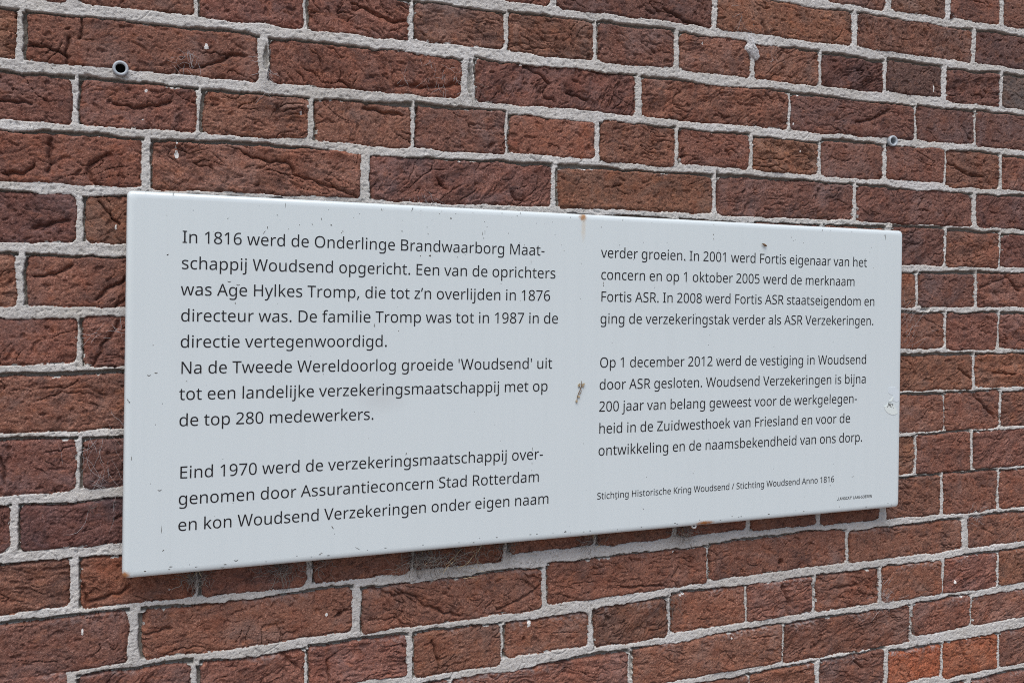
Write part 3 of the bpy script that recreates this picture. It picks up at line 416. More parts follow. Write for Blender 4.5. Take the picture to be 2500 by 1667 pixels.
'U':(586,[[513,326,513,202,513,162,505,127,489,95,473,63,449,38,416,20,383,1,341,-8,290,-8,219,-8,165,11,128,50,91,89,72,140,72,204,72,327,72,450,72,573,96,573,120,573,144,573,144,449,144,325,144,201,144,155,157,119,182,93,206,67,244,54,294,54,329,54,357,61,379,73,401,86,416,103,427,126,437,148,442,173,442,202,442,326,442,449,442,573,466,573,489,573,513,573,513,449]]),'V':(481,[[456,573,481,573,413,382,345,191,277,0,253,0,228,0,204,0,136,191,68,382,0,573,25,573,50,573,75,573,118,450,162,328,204,205,210,190,216,175,220,160,224,146,228,132,231,119,235,106,238,93,241,80,243,93,246,106,250,120,253,133,257,147,262,161,266,176,271,191,277,207,319,329,362,451,405,573,430,573]]),'W':(746,[[710,573,735,573,685,382,634,191,583,0,559,0,534,0,510,0,473,125,436,250,399,375,395,386,392,398,389,410,386,422,383,433,380,444,377,454,375,463,373,471,371,479,370,485,370,488,369,485,368,479,367,471,366,463,364,454,361,444,358,433,355,421,352,409,350,397,346,385,342,373,306,249,270,124,234,0,210,0,186,0,161,0,111,191,60,382,10,573,35,573,60,573,85,573,115,456,144,340,174,223,177,211,180,198,183,186,186,174,188,163,190,151,193,140,195,129,196,118,198,107,200,97,201,87,203,97,205,108,206,120,208,131,211,142,213,154,216,166,219,179,222,191,225,203,228,215,232,227,265,342,299,457,333,573,358,573,382,573,407,573,442,457,477,341,512,224,516,212,520,200,523,187,526,175,529,162,532,151,534,139,537,128,538,117,540,106,542,96,544,87,545,100,547,114,550,129,553,143,556,159,560,175,564,191,568,207,572,224,601,340,631,456,660,573,685,573]]),'Z':(459,[[427,21,427,0,295,0,163,0,30,0,30,18,30,36,30,54,131,206,232,357,332,508,235,508,137,508,40,508,40,530,40,551,40,573,166,573,293,573,419,573,419,554,419,536,419,518,319,367,218,216,118,64,221,64,324,64,427,64,427,43]]),'a':(450,[[203,437,231,437,283,437,322,426,347,403,372,380,385,343,385,293,385,195,385,98,385,0,368,0,351,0,334,0,329,20,324,41,320,61,319,61,318,61,317,61,304,45,292,32,279,22,266,12,251,4,234,-1,217,-6,196,-8,172,-8,147,-8,124,-4,103,6,82,15,66,29,54,48,43,67,37,91,37,120,37,162,54,195,87,218,121,242,173,254,243,257,267,257,292,258,316,259,316,268,316,276,316,285,316,320,308,345,293,359,277,373,255,380,227,380,204,380,183,377,163,370,142,363,124,356,106,347,99,365,91,382,84,400,103,410,125,419,151,426,176,433],[273,208,252,208,198,206,161,197,141,182,120,167,110,146,110,119,110,95,117,77,132,66,147,54,166,49,188,49,225,49,255,59,279,79,303,99,315,130,315,172,315,184,315,197,315,210,294,209]]),
'b':(493,[[139,511,139,461,139,443,138,426,138,410,137,394,136,382,135,373,136,373,137,373,139,373,151,391,168,406,189,419,211,431,238,437,272,437,325,437,368,418,401,381,433,344,449,289,449,215,449,166,442,125,427,91,412,58,392,33,365,17,338,0,307,-8,272,-8,238,-8,211,-2,189,10,168,23,151,37,139,54,137,54,135,54,133,54,128,36,124,18,119,0,102,0,85,0,68,0,68,203,68,406,68,610,92,610,115,610,139,610,139,560],[299,378,260,378,229,378,205,373,188,361,170,350,157,332,150,308,142,284,139,254,139,217,139,216,139,215,139,214,139,161,147,121,165,93,182,65,214,50,261,50,300,50,329,65,348,93,367,121,376,162,376,216,376,270,367,310,348,338,329,365]]),'c':(385,[[265,-8,241,-8,203,-8,169,0,139,15,110,31,86,55,69,87,52,120,44,162,44,212,44,265,53,308,71,342,88,375,112,399,142,415,172,430,207,438,245,438,267,438,288,436,309,431,329,426,346,421,358,415,351,395,344,376,337,356,324,361,309,365,292,370,275,374,259,376,244,376,215,376,191,370,172,358,154,345,140,327,131,303,122,279,117,249,117,213,117,179,122,150,131,126,140,102,153,84,172,71,190,59,212,53,240,53,263,53,284,55,302,60,320,65,336,71,351,78,351,57,351,36,351,15,337,8,321,2,304,-2,286,-6]]),'d':(493,[[243,-8,220,-8,167,-8,124,11,92,48,60,85,44,140,44,214,44,288,60,344,93,381,125,419,168,438,221,438,244,438,263,435,280,429,296,424,311,416,323,407,336,397,346,386,354,374,356,374,358,374,359,374,359,381,358,392,356,405,355,419,354,430,354,438,354,495,354,552,354,610,378,610,402,610,425,610,425,406,425,203,425,0,406,0,387,0,368,0,365,19,361,38,358,58,357,58,356,58,354,58,346,45,336,34,323,24,311,15,296,7,280,1,263,-5],[193,50,232,50,277,50,309,63,328,88,346,113,355,150,355,200,355,205,355,209,355,213,355,267,346,308,329,336,311,365,278,379,231,379,193,379,164,364,146,334,127,304,117,263,117,212,117,161,127,121,146,93,164,65]]),'e':(452,[[196,438,234,438,271,438,303,430,329,414,356,398,376,375,390,346,404,317,411,283,411,244,411,230,411,216,411,201,313,201,215,201,117,201,118,153,131,116,154,90,178,65,211,52,254,52,282,52,306,55,327,60,348,65,370,72,392,82,392,61,392,41,392,20,370,10,349,3,327,-1,306,-6,280,-8,251,-8,210,-8,174,0,143,17,112,33,88,58,70,91,53,124,44,164,44,212,44,259,52,299,68,333,84,366,106,392,134,411,163,429],[257,380,233,380,200,380,173,369,154,348,134,326,122,296,119,257,192,257,265,257,338,257,338,282,334,303,326,322,319,340,308,354,292,364,277,375]]),
'f':(276,[[266,394,266,375,230,375,194,375,158,375,158,250,158,125,158,0,134,0,111,0,87,0,87,125,87,250,87,375,62,375,37,375,12,375,12,386,12,397,12,408,37,416,62,424,87,432,87,440,87,449,87,457,87,494,93,524,104,547,115,570,131,587,152,597,172,608,198,614,227,614,244,614,260,612,274,609,288,606,300,603,310,599,304,581,298,562,292,544,283,546,274,549,262,552,251,554,240,556,228,556,204,556,187,548,175,532,164,516,158,492,158,458,158,448,158,439,158,430,194,430,230,430,266,430,266,412]]),'g':(493,[[166,438,220,438,249,438,274,432,297,422,320,411,339,395,355,373,357,373,358,373,359,373,362,392,366,411,369,430,388,430,406,430,425,430,425,284,425,138,425,-7,425,-48,418,-82,404,-110,390,-137,369,-158,341,-172,312,-186,276,-192,233,-192,202,-192,173,-190,147,-186,121,-181,98,-174,78,-165,78,-144,78,-122,78,-100,98,-111,122,-119,149,-125,176,-131,206,-134,237,-134,274,-134,302,-123,324,-101,345,-80,355,-50,355,-13,355,-7,355,-2,355,4,355,10,356,20,356,32,357,44,357,52,358,57,357,57,356,57,354,57,340,35,321,19,299,8,276,-3,251,-8,221,-8,166,-8,122,12,91,50,60,90,44,144,44,214,44,282,60,337,91,377,122,418],[259,378,230,378,206,378,186,372,169,359,152,346,139,328,130,303,122,278,117,249,117,213,117,160,127,120,146,92,166,64,194,50,232,50,254,50,272,52,288,58,303,64,316,73,326,85,336,97,344,112,349,131,354,149,356,172,356,197,356,203,356,208,356,214,356,253,352,285,343,309,334,333,320,350,302,362,283,373]]),'h':(496,[[139,490,139,431,139,420,138,410,138,399,137,389,136,379,135,370,136,370,138,370,140,370,149,386,160,398,174,407,188,417,203,424,220,429,238,434,255,437,274,437,308,437,337,432,360,421,384,410,401,393,413,370,425,347,431,317,431,280,431,187,431,93,431,0,407,0,384,0,361,0,361,92,361,183,361,275,361,310,353,336,338,353,322,370,298,378,265,378,233,378,207,372,189,360,171,348,158,331,150,308,143,284,139,256,139,222,139,148,139,74,139,0,115,0,92,0,68,0,68,203,68,406,68,610,92,610,115,610,139,610,139,550]]),'i':(207,[[115,430,139,430,139,287,139,143,139,0,115,0,92,0,68,0,68,143,68,287,68,430,92,430],[92,591,104,591,115,591,124,587,133,580,141,573,145,562,145,546,145,531,141,520,133,512,124,505,115,501,104,501,92,501,83,505,75,512,67,520,63,531,63,546,63,562,67,573,75,580,83,587]]),
'j':(207,[[46,-192,18,-192,4,-192,-8,-192,-18,-190,-28,-188,-37,-186,-44,-183,-44,-164,-44,-145,-44,-126,-36,-128,-28,-130,-19,-132,-11,-133,-1,-134,9,-134,26,-134,40,-129,51,-120,63,-110,68,-93,68,-67,68,99,68,264,68,430,92,430,115,430,139,430,139,265,139,100,139,-64,139,-91,134,-114,126,-133,117,-152,104,-167,87,-177,69,-187],[63,531,63,546,63,562,67,573,75,580,83,587,92,591,104,591,115,591,124,587,133,580,141,573,145,562,145,546,145,531,141,520,133,512,124,505,115,501,104,501,92,501,83,505,75,512,67,520]]),'k':(428,[[138,397,138,291,138,282,138,271,137,257,136,244,135,232,135,221,136,221,137,221,138,221,141,226,146,232,152,240,159,248,165,256,172,264,179,272,184,279,189,285,235,333,281,381,326,430,354,430,381,430,409,430,351,369,293,307,235,246,297,164,359,82,421,0,393,0,364,0,336,0,286,67,237,134,187,200,170,186,154,172,138,158,138,105,138,53,138,0,115,0,91,0,68,0,68,203,68,406,68,610,91,610,115,610,138,610,138,503]]),'l':(207,[[139,203,139,0,115,0,92,0,68,0,68,203,68,406,68,610,92,610,115,610,139,610,139,406]]),'m':(750,[[512,438,540,438,588,438,625,425,649,401,673,376,685,336,685,280,685,187,685,93,685,0,662,0,638,0,615,0,615,92,615,184,615,277,615,310,608,336,594,353,580,370,558,378,528,378,486,378,456,366,438,342,420,318,411,283,411,237,411,158,411,79,411,0,388,0,365,0,342,0,342,92,342,184,342,277,342,299,338,318,332,333,326,348,316,360,303,367,290,375,274,378,253,378,224,378,202,372,185,360,169,348,157,331,150,308,142,285,139,257,139,223,139,149,139,74,139,0,115,0,92,0,68,0,68,143,68,287,68,430,87,430,106,430,125,430,129,410,132,391,136,371,137,371,138,371,140,371,149,386,160,399,173,409,186,418,200,426,216,431,233,435,249,438,266,438,299,438,327,432,349,420,371,408,388,390,398,366,399,366,400,366,402,366,416,390,436,408,461,420,486,432]]),'n':(496,[[257,438,275,438,326,438,365,425,391,401,418,376,431,336,431,280,431,187,431,93,431,0,407,0,384,0,361,0,361,92,361,183,361,275,361,310,353,336,338,353,322,370,298,378,265,378,217,378,184,365,166,338,148,312,139,273,139,223,139,149,139,74,139,0,115,0,92,0,68,0,68,143,68,287,68,430,87,430,106,430,125,430,129,410,132,391,136,371,137,371,138,371,140,371,149,386,161,399,175,409,189,418,205,426,222,431,239,435]]),
'o':(485,[[442,263,442,216,442,180,437,148,428,121,418,93,405,70,388,50,370,31,349,17,324,7,300,-3,272,-8,241,-8,213,-8,187,-3,163,7,139,17,118,31,100,50,83,70,69,93,59,121,49,148,44,180,44,216,44,263,52,304,68,336,84,369,107,394,137,412,167,429,203,438,244,438,283,438,317,429,347,412,376,394,400,369,417,336,433,304],[117,266,117,216,117,182,122,153,130,128,139,103,153,84,172,71,190,57,214,50,243,50,272,50,296,57,314,71,333,84,347,103,356,128,364,153,369,182,369,216,369,250,364,279,355,303,346,327,332,346,314,359,296,372,272,378,242,378,198,378,166,364,147,335,127,306]]),'p':(493,[[250,438,273,438,326,438,368,419,401,382,433,346,449,290,449,216,449,167,442,126,427,93,412,59,392,34,365,17,339,0,308,-8,272,-8,250,-8,230,-5,213,1,196,7,182,14,170,24,158,33,147,43,139,54,137,54,136,54,134,54,135,45,136,34,137,20,138,6,139,-6,139,-16,139,-75,139,-134,139,-192,115,-192,92,-192,68,-192,68,15,68,222,68,430,87,430,107,430,126,430,129,410,132,391,136,371,137,371,138,371,139,371,147,384,158,395,170,405,182,415,196,423,213,429,230,435],[299,378,260,378,231,378,208,373,190,362,172,351,160,335,152,313,144,291,139,263,139,229,139,225,139,220,139,216,139,180,142,150,150,126,157,101,170,83,188,70,206,57,230,50,261,50,288,50,309,58,326,72,343,87,355,106,364,131,372,156,376,184,376,216,376,266,367,305,348,334,329,364]]),'r':(331,[[249,438,269,438,277,438,285,437,295,437,304,436,312,435,319,433,316,411,313,390,310,368,303,370,296,371,288,372,279,373,271,374,264,374,247,374,232,370,216,363,202,356,188,347,176,334,165,321,155,306,149,289,142,271,139,251,139,229,139,153,139,76,139,0,115,0,92,0,68,0,68,143,68,287,68,430,87,430,107,430,126,430,129,404,131,377,134,351,135,351,136,351,137,351,146,367,157,382,170,395,183,408,198,418,214,426,231,434]]),'s':(384,[[348,142,348,119,348,91,341,68,327,49,313,30,294,16,268,6,242,-3,212,-8,176,-8,146,-8,121,-6,99,-1,77,4,58,11,42,19,42,41,42,62,42,83,59,75,80,67,104,60,128,52,153,49,178,49,214,49,240,55,256,66,272,78,280,93,280,112,280,123,277,133,271,141,265,150,255,158,239,167,224,175,202,185,174,196,146,206,122,217,103,228,83,238,68,251,57,266,46,281,41,300,41,324,41,360,56,388,85,408,115,428,154,438,202,438,228,438,253,435,276,430,298,425,319,418,339,409,331,390,323,372,315,353,297,360,278,367,258,372,238,377,218,380,197,380,168,380,146,375,131,366,116,357,108,344,108,328,108,316,112,306,119,298,126,290,137,282,154,274,170,266,192,256,219,246,246,236,269,226,289,215,308,204,323,191,333,176,343,161]]),
't':(290,[[192,50,212,50,222,50,233,51,245,52,256,54,265,56,272,58,272,41,272,23,272,5,264,1,254,-2,240,-4,226,-7,212,-8,200,-8,177,-8,156,-4,138,4,119,11,103,25,91,44,80,63,74,90,74,125,74,208,74,292,74,375,54,375,33,375,13,375,13,386,13,398,13,409,33,418,54,428,75,437,84,468,93,498,103,528,116,528,130,528,144,528,144,496,144,463,144,430,186,430,227,430,269,430,269,412,269,394,269,375,227,375,186,375,144,375,144,292,144,210,144,127,144,100,151,81,163,69,176,56]]),'u':(496,[[404,430,427,430,427,287,427,143,427,0,408,0,389,0,370,0,366,19,363,38,359,57,358,57,357,57,356,57,347,42,335,30,321,20,306,10,291,3,274,-1,256,-6,238,-8,220,-8,186,-8,157,-2,134,8,110,19,93,36,81,59,69,82,63,112,63,148,63,242,63,336,63,430,87,430,111,430,135,430,135,338,135,245,135,153,135,119,142,93,158,76,174,59,198,50,230,50,262,50,288,56,306,69,324,81,338,98,345,122,353,145,357,173,357,206,357,281,357,355,357,430,380,430]]),'v':(407,[[190,0,163,0,108,143,54,287,0,430,25,430,50,430,75,430,106,345,136,261,167,176,171,165,176,152,180,137,185,123,190,109,193,96,197,83,200,72,201,63,202,63,203,63,204,63,207,72,210,83,214,96,218,110,222,124,227,138,232,152,237,165,241,176,271,261,302,345,332,430,357,430,382,430,407,430,353,287,298,143,244,0,217,0]]),'w':(630,[[370,162,346,243,342,254,339,265,336,276,333,287,330,298,328,308,325,317,323,327,321,335,319,344,317,351,316,357,315,357,314,357,313,357,312,351,310,344,308,335,306,327,304,317,302,307,300,297,297,286,294,276,291,264,288,253,284,242,258,162,233,81,207,1,180,1,153,1,127,1,87,144,48,287,9,431,33,431,58,431,82,431,102,354,121,278,141,201,145,186,149,170,153,154,157,139,160,124,163,110,166,95,168,83,169,73,170,73,171,73,172,73,174,79,176,87,178,97,180,107,182,117,185,128,187,138,190,149,193,160,196,170,199,180,201,188,227,269,252,350,278,431,303,431,329,431,354,431,379,350,404,269,428,188,432,176,436,163,440,149,444,135,448,122,451,109,454,96,456,84,457,74,458,74,459,74,460,74,461,83,463,94,466,108,469,122,473,136,477,153,481,169,485,185,489,201,509,278,529,354,549,431,573,431,597,431,622,431,582,287,542,144,502,1,474,1,447,1,419,1,395,82]]),
'y':(409,[[58,286,1,430,26,430,51,430,76,430,107,348,138,267,169,185,175,171,180,157,184,144,189,130,193,117,196,105,200,92,203,80,205,68,206,68,207,68,208,68,212,82,217,99,224,121,231,142,238,164,245,186,274,267,304,349,333,430,358,430,384,430,409,430,347,267,286,104,224,-59,214,-86,202,-110,188,-130,174,-150,158,-165,138,-176,119,-187,95,-192,67,-192,54,-192,43,-192,34,-190,24,-189,16,-188,9,-186,9,-167,9,-149,9,-130,15,-131,22,-132,30,-133,38,-134,47,-135,56,-135,73,-135,87,-132,99,-126,111,-119,121,-110,130,-99,138,-88,146,-74,152,-58,159,-40,166,-21,174,-2,116,142]]),'z':(377,[[346,18,346,0,241,0,136,0,31,0,31,16,31,31,31,46,108,156,185,266,262,375,190,375,117,375,45,375,45,394,45,412,45,430,143,430,242,430,340,430,340,412,340,394,340,377,264,269,188,162,112,54,190,54,268,54,346,54,346,36]]),'’':(140,[[129,567,131,564,126,545,120,525,112,503,105,481,97,459,88,437,79,416,70,395,62,376,44,376,27,376,10,376,13,391,17,407,21,424,25,441,29,459,32,476,36,493,39,510,42,527,45,543,48,559,50,573,75,573,100,573,125,573,127,570]]),'”':(288,[[276,567,278,564,274,545,267,525,260,503,252,481,244,459,235,437,226,416,218,395,209,376,192,376,174,376,156,376,162,396,167,418,172,442,177,465,182,488,186,510,191,533,195,554,197,573,222,573,248,573,273,573,274,570],[128,567,130,564,125,545,119,525,112,503,104,481,96,459,87,437,78,416,70,395,61,376,44,376,27,376,10,376,13,391,17,407,21,424,25,441,28,459,32,476,35,493,38,510,41,527,44,543,47,559,49,573,74,573,99,573,124,573,126,570]]),'„':(334,[[292,87,294,84,289,66,282,45,275,23,268,1,259,-20,251,-42,242,-64,233,-84,224,-103,207,-103,189,-103,172,-103,177,-83,182,-61,187,-38,192,-15,197,8,202,31,206,54,210,74,212,93,238,93,263,93,288,93,290,90],[143,87,145,84,140,66,134,45,127,23,119,1,111,-20,102,-42,93,-64,85,-84,76,-103,59,-103,42,-103,25,-103,29,-88,32,-72,36,-55,40,-38,43,-21,47,-4,50,14,54,31,56,47,60,64,62,79,64,93,89,93,114,93,140,93,141,90]]),}
INK = simple('black_enamel_ink', (.013, .013, .016), .35, .2)
def glyph_curve(cu, ch, ox, oy, sx, sy):
    for spl in GL[ch][1]:
        s = cu.splines.new('BEZIER'); n = len(spl) // 6; s.bezier_points.add(n - 1); s.use_cyclic_u = True
        for k, bp in enumerate(s.bezier_points):
            q = spl[6 * k:6 * k + 6]
            bp.handle_left_type = bp.handle_right_type = 'FREE'
            P_ = [(ox + q[j] / 1000 * sx, oy + q[j + 1] / 1000 * sy, 0) for j in (0, 2, 4)]
            bp.handle_left, bp.co, bp.handle_right = P_
def lettering(name, lines, parent, mat, depth=.0002, rot=-.0024, thin=0.0, res=4):
    """lines: (text, x, z, sx, sy, tracking) in the sign's own metres"""
    cu = bpy.data.curves.new(name, 'CURVE'); cu.dimensions = '2D'; cu.fill_mode = 'BOTH'; cu.resolution_u = res
    cu.extrude = .00006; cu.offset = -thin
    x0, z0 = lines[0][1], lines[0][2]
    for (t, x, z, sx, sy) in lines:
        p = 0.0
        for ch in t:
            if ch != ' ': glyph_curve(cu, ch, x - x0 + p * sx, z - z0, sx, sy)
            p += GL[ch][0] / 1000
    o = bpy.data.objects.new('tmp', cu); C.objects.link(o)
    me_ = bpy.data.meshes.new_from_object(o.evaluated_get(bpy.context.evaluated_depsgraph_get()))
    bpy.data.objects.remove(o)
    m = link(name, me_, mat, parent)
    me_.materials.clear(); me_.materials.append(mat)
    m.location = (x0, -depth, z0); m.rotation_euler = (math.pi / 2, 0, 0)
    m.rotation_euler = (Matrix.Rotation(-rot, 3, 'Y') @ Matrix.Rotation(math.pi / 2, 3, 'X')).to_euler()
    return m
LS = .026310; SX1, SX2, SY_ = .02110, .02068, .0213
XL, XR = .0512, .5282
c1 = ["In 1816 werd de Onderlinge Brandwaarborg Maat-", "schappij Woudsend opgericht. Een van de oprichters", "was Age Hylkes Tromp, die tot z\u2019n overlijden in 1876",
      "directeur was. De familie Tromp was tot in 1987 in de", "directie vertegenwoordigd.", "Na de Tweede Wereldoorlog groeide 'Woudsend' uit",
      "tot een landelijke verzekeringsmaatschappij met op", "de top 280 medewerkers.", "", "Eind 1970 werd de verzekeringsmaatschappij over-",
      "genomen door Assurantieconcern Stad Rotterdam", "en kon Woudsend Verzekeringen onder eigen naam"]
c2 = ["verder groeien. In 2001 werd Fortis eigenaar van het", "concern en op 1 oktober 2005 werd de merknaam", "Fortis ASR. In 2008 werd Fortis ASR staatseigendom en",
      "ging de verzekeringstak verder als ASR Verzekeringen.", "", "Op 1 december 2012 werd de vestiging in Woudsend", "door ASR gesloten. Woudsend Verzekeringen is bijna",
      "200 jaar van belang geweest voor de werkgelegen-", "heid in de Zuidwesthoek van Friesland en voor de", "ontwikkeling en de naamsbekendheid van ons dorp."]
def rows(col, i, j, x, z0, sx): return [(col[k], x + (.0004 if col[k][0] in 'IEND' else 0), z0 - LS * k, sx, SY_) for k in range(i, j)]
THIN = .00004
lettering('paragraph_text', rows(c1, 0, 8, XL, -.04925, SX1), sign, INK, thin=THIN)
lettering('paragraph_text', rows(c1, 9, 12, XL, -.04925, SX1), sign, INK, thin=THIN)
lettering('paragraph_text', rows(c2, 0, 4, XR, -.0502, SX2), sign, INK, thin=THIN)
lettering('paragraph_text', rows(c2, 5, 10, XR, -.0502, SX2), sign, INK, thin=THIN)
lettering('credit_line', [("Stichting Historische Kring Woudsend / Stichting Woudsend Anno 1816", .5274, -.3392, .01346, .0138)], sign, INK, thin=.00002)
lettering('maker_mark', [("\u201eLANGCAT\u201d LAAG-SOEREN", .8920, -.3650, .00622, .0066)], sign, INK, res=3)

# rubber spacers between the panel and the wall, screws
RUB = simple('black_rubber', (.02, .02, .022), .7)
STEEL = simple('zinc_plated_steel', (.75, .75, .74), .35, .1); 
def lathe(pr, n=20):
    vv = []; ff = []
    for (r, y) in pr:
        for k in range(n):
            a = 2 * math.pi * k / n; vv.append((r * math.cos(a), y, r * math.sin(a)))
    for j in range(len(pr) - 1):
        for k in range(n):
            a, b = j * n + k, j * n + (k + 1) % n
            ff.append((a, b, b + n, a + n))
    return vv, ff
for (x, z) in [(0.149, -0.0062), (0.4989, -0.0062), (0.149, -0.374), (0.4989, -0.374)]:
    vv, ff = lathe([(.0001, .0146), (.0105, .0147), (.0105, .0255), (.0001, .0256)])
    o = link('rubber_spacer', pymesh('rubber_spacer', vv, ff), RUB, sign, True); o.location = (x, 0, z)
vv, ff = lathe([(.0014, -.0006), (.0018, -.0016), (.0031, -.0012), (.0036, 0), (.0034, .0016), (.0019, .0030), (.0016, .014)], 18)
scr = link('screw', pymesh('screw', vv, ff), STEEL, sign, True); scr.location = Vector((0.6695, 0, -0.3833)); scr.location.y = .006; scr.rotation_euler = (math.radians(-12), 0, math.radians(-18))
scr['label'] = 'shiny white screw head peeping out below the rusty lower edge'

# dirt, chips and runs on the face
def blob(x, z, rx, rz, rot, rr, n=9, ragged=.35):
    p = []
    for k in range(n):
        a = 2 * math.pi * k / n; q = 1 + rr.uniform(-ragged, ragged)
        lx, lz = rx * q * math.cos(a), rz * q * math.sin(a)
        p.append((x + lx * math.cos(rot) - lz * math.sin(rot), z + lx * math.sin(rot) + lz * math.cos(rot)))
    return p
def flakes(name, polys, mat, parent, y=-.00012, t=.00008):
    vv = []; ff = []
    for p in polys:
        b = len(vv); n = len(p)
        vv += [(x, y - t, z) for x, z in p] + [(x, y + t, z) for x, z in p]
        ff.append(tuple(range(b + n - 1, b - 1, -1)))
        for k in range(n): ff.append((b + k, b + (k + 1) % n, b + n + (k + 1) % n, b + n + k))
    return link(name, pymesh(name, vv, ff), mat, parent)
GRIME = simple('dark_grime', (.10, .09, .075), .85, .6)
rr = random.Random(8); polys = []
for (x, z, rx, rz, rot) in [(0.0429, -0.0011, 0.0009, 0.0007, 0), (0.0171, -0.0005, 0.0006, 0.0005, 0), (0.154, -0.0065, 0.00022, 0.003, 0), (0.1457, -0.0172, 0.0005, 0.0004, 0), (0.2925, -0.0039, 0.0003, 0.003, -0.35), (0.2812, -0.0285, 0.0005, 0.0005, 0), (0.3995, -0.0032, 0.0005, 0.0005, 0), (0.4226, -0.0021, 0.0003, 0.001, 0), (0.3384, -0.0118, 0.0004, 0.0004, 0), (0.3097, -0.023, 0.0004, 0.0004, 0), (0.3758, -0.0274, 0.00022, 0.0022, 0), (0.3788, -0.0255, 0.00022, 0.0026, 0), (0.3774, -0.0327, 0.0006, 0.0005, 0), (0.4426, -0.013, 0.0004, 0.0004, 0), (0.2027, -0.0253, 0.0009, 0.0007, 0), (0.1461, -0.0172, 0.0008, 0.00035, 0), (0.136, -0.0307, 0.0004, 0.0013, 0), (0.1922, -0.0192, 0.00035, 0.0011, 0), (0.1826, -0.0251, 0.0009, 0.0003, -0.6), (0.2027, -0.0252, 0.0006, 0.0009, 0), (0.1326, -0.0358, 0.00025, 0.0022, -0.6), (0.0385, -0.0617, 0.0012, 0.0004, 0.6), (0.1578, -0.0312, 0.00035, 0.00035, 0), (0.1691, -0.0264, 0.00025, 0.0006, 0), (0.1046, -0.1094, 0.0004, 0.0009, 0), (0.3138, -0.0544, 0.0014, 0.0009, 0.6), (0.3027, -0.055, 0.0006, 0.0005, 0), (0.3461, -0.0549, 0.00025, 0.0011, -0.6), (0.4368, -0.0583, 0.0002, 0.0023, 0), (0.2514, -0.1318, 0.0004, 0.0024, -0.1), (0.2789, -0.1379, 0.0005, 0.0005, 0), (0.2808, -0.0286, 0.00045, 0.00045, 0), (0.3382, -0.0122, 0.00045, 0.0004, 0), (0.3781, -0.0139, 0.00035, 0.00035, 0), (0.4671, -0.0253, 0.0004, 0.0004, 0), (0.3098, -0.0231, 0.0003, 0.0007, 0), (0.442, -0.2748, 0.00025, 0.0022, 0), (0.4417, -0.292, 0.00025, 0.0016, 0), (0.4415, -0.2996, 0.00045, 0.00045, 0), (0.4414, -0.3066, 0.0004, 0.0012, 0), (0.2894, -0.2728, 0.0005, 0.0013, -0.4), (0.3262, -0.3038, 0.0009, 0.00035, -0.6), (0.4013, -0.2634, 0.0003, 0.0003, 0), (0.3773, -0.3731, 0.0005, 0.00035, 0), (0.209, -0.3476, 0.00025, 0.002, 0.6), (0.2364, -0.3723, 0.00022, 0.003, 1.0), (0.0634, -0.3734, 0.0004, 0.00035, 0), (0.5322, -0.0814, 0.00028000000000000003, 0.0024, 0), (0.5322, -0.0841, 0.00075, 0.0006, 0), (0.6881, -0.0166, 0.0005, 0.0008, 0), (0.6887, -0.0218, 0.0003, 0.0013, 0), (0.6202, -0.0292, 0.0004, 0.0003, 0), (0.6499, -0.0782, 0.0003, 0.0003, 0), (0.6629, -0.1164, 0.0008, 0.00035, -0.5), (0.9697, -0.0091, 0.00028000000000000003, 0.0036, 0), (0.9675, -0.0073, 0.0005, 0.0008, 0), (0.81, -0.0156, 0.00025, 0.0013, -0.9), (0.8135, -0.02, 0.0003, 0.0003, 0), (0.8163, -0.0187, 0.0003, 0.0003, 0), (0.6633, -0.3159, 0.00045, 0.0004, 0), (0.592, -0.3551, 0.00028000000000000003, 0.0014, 0.9), (0.5539, -0.3406, 0.0009, 0.0007, 0.5), (0.9195, -0.3347, 0.00022, 0.0026, 1.75), (0.8809, -0.3445, 0.00025, 0.0012, 1.0), (0.9881, -0.3777, 0.0007, 0.0004, 0), (0.0361, -0.3361, 0.00025, 0.004, 0), (0.0379, -0.3571, 0.0013, 0.0005, 0.6), (0.0071, -0.2634, 0.0003, 0.002, 0), (0.2085, -0.3474, 0.00025, 0.002, 0.6), (0.0031, -0.2059, 0.0004, 0.0016, 0.5), (0.0046, -0.2079, 0.0008, 0.0006, 0), (0.0382, -0.0617, 0.001, 0.0004, 0.5), (0.0289, -0.2308, 0.00045, 0.00045, 0), (0.6632, -0.3157, 0.0004, 0.0004, 0), (0.9948, -0.2193, 0.0012, 0.00035, -0.4), (0.9947, -0.2162, 0.0004, 0.0004, 0), (0.9823, -0.2298, 0.0007, 0.00025, 0)]: polys.append(blob(x, z, rx * .85, rz * .9, rot, rr))
for k in range(70):
    x = rr.uniform(.02, .98); z = -.004 - .05 * rr.random() ** 2 * (1 if rr.random() < .75 else 6)
    q = rr.uniform(.00018, .00042); polys.append(blob(x, max(z, -.37), q, q * rr.choice((1, 1, 1.6, 3.5)), rr.gauss(0, .3), rr, 7))
for k in range(60):
    q = rr.uniform(.00018, .0004); polys.append(blob(rr.uniform(.01, .99), -rr.uniform(.02, .37), q, q, 0, rr, 6))
for k in range(40):
    q = rr.uniform(.0003, .0007); polys.append(blob(rr.uniform(.01, .99), -rr.uniform(.3735, .3775), q * 2.2, q * .6, 0, rr, 7))
gm = flakes('grime', polys, GRIME, sign); gm['kind'] = 'stuff'
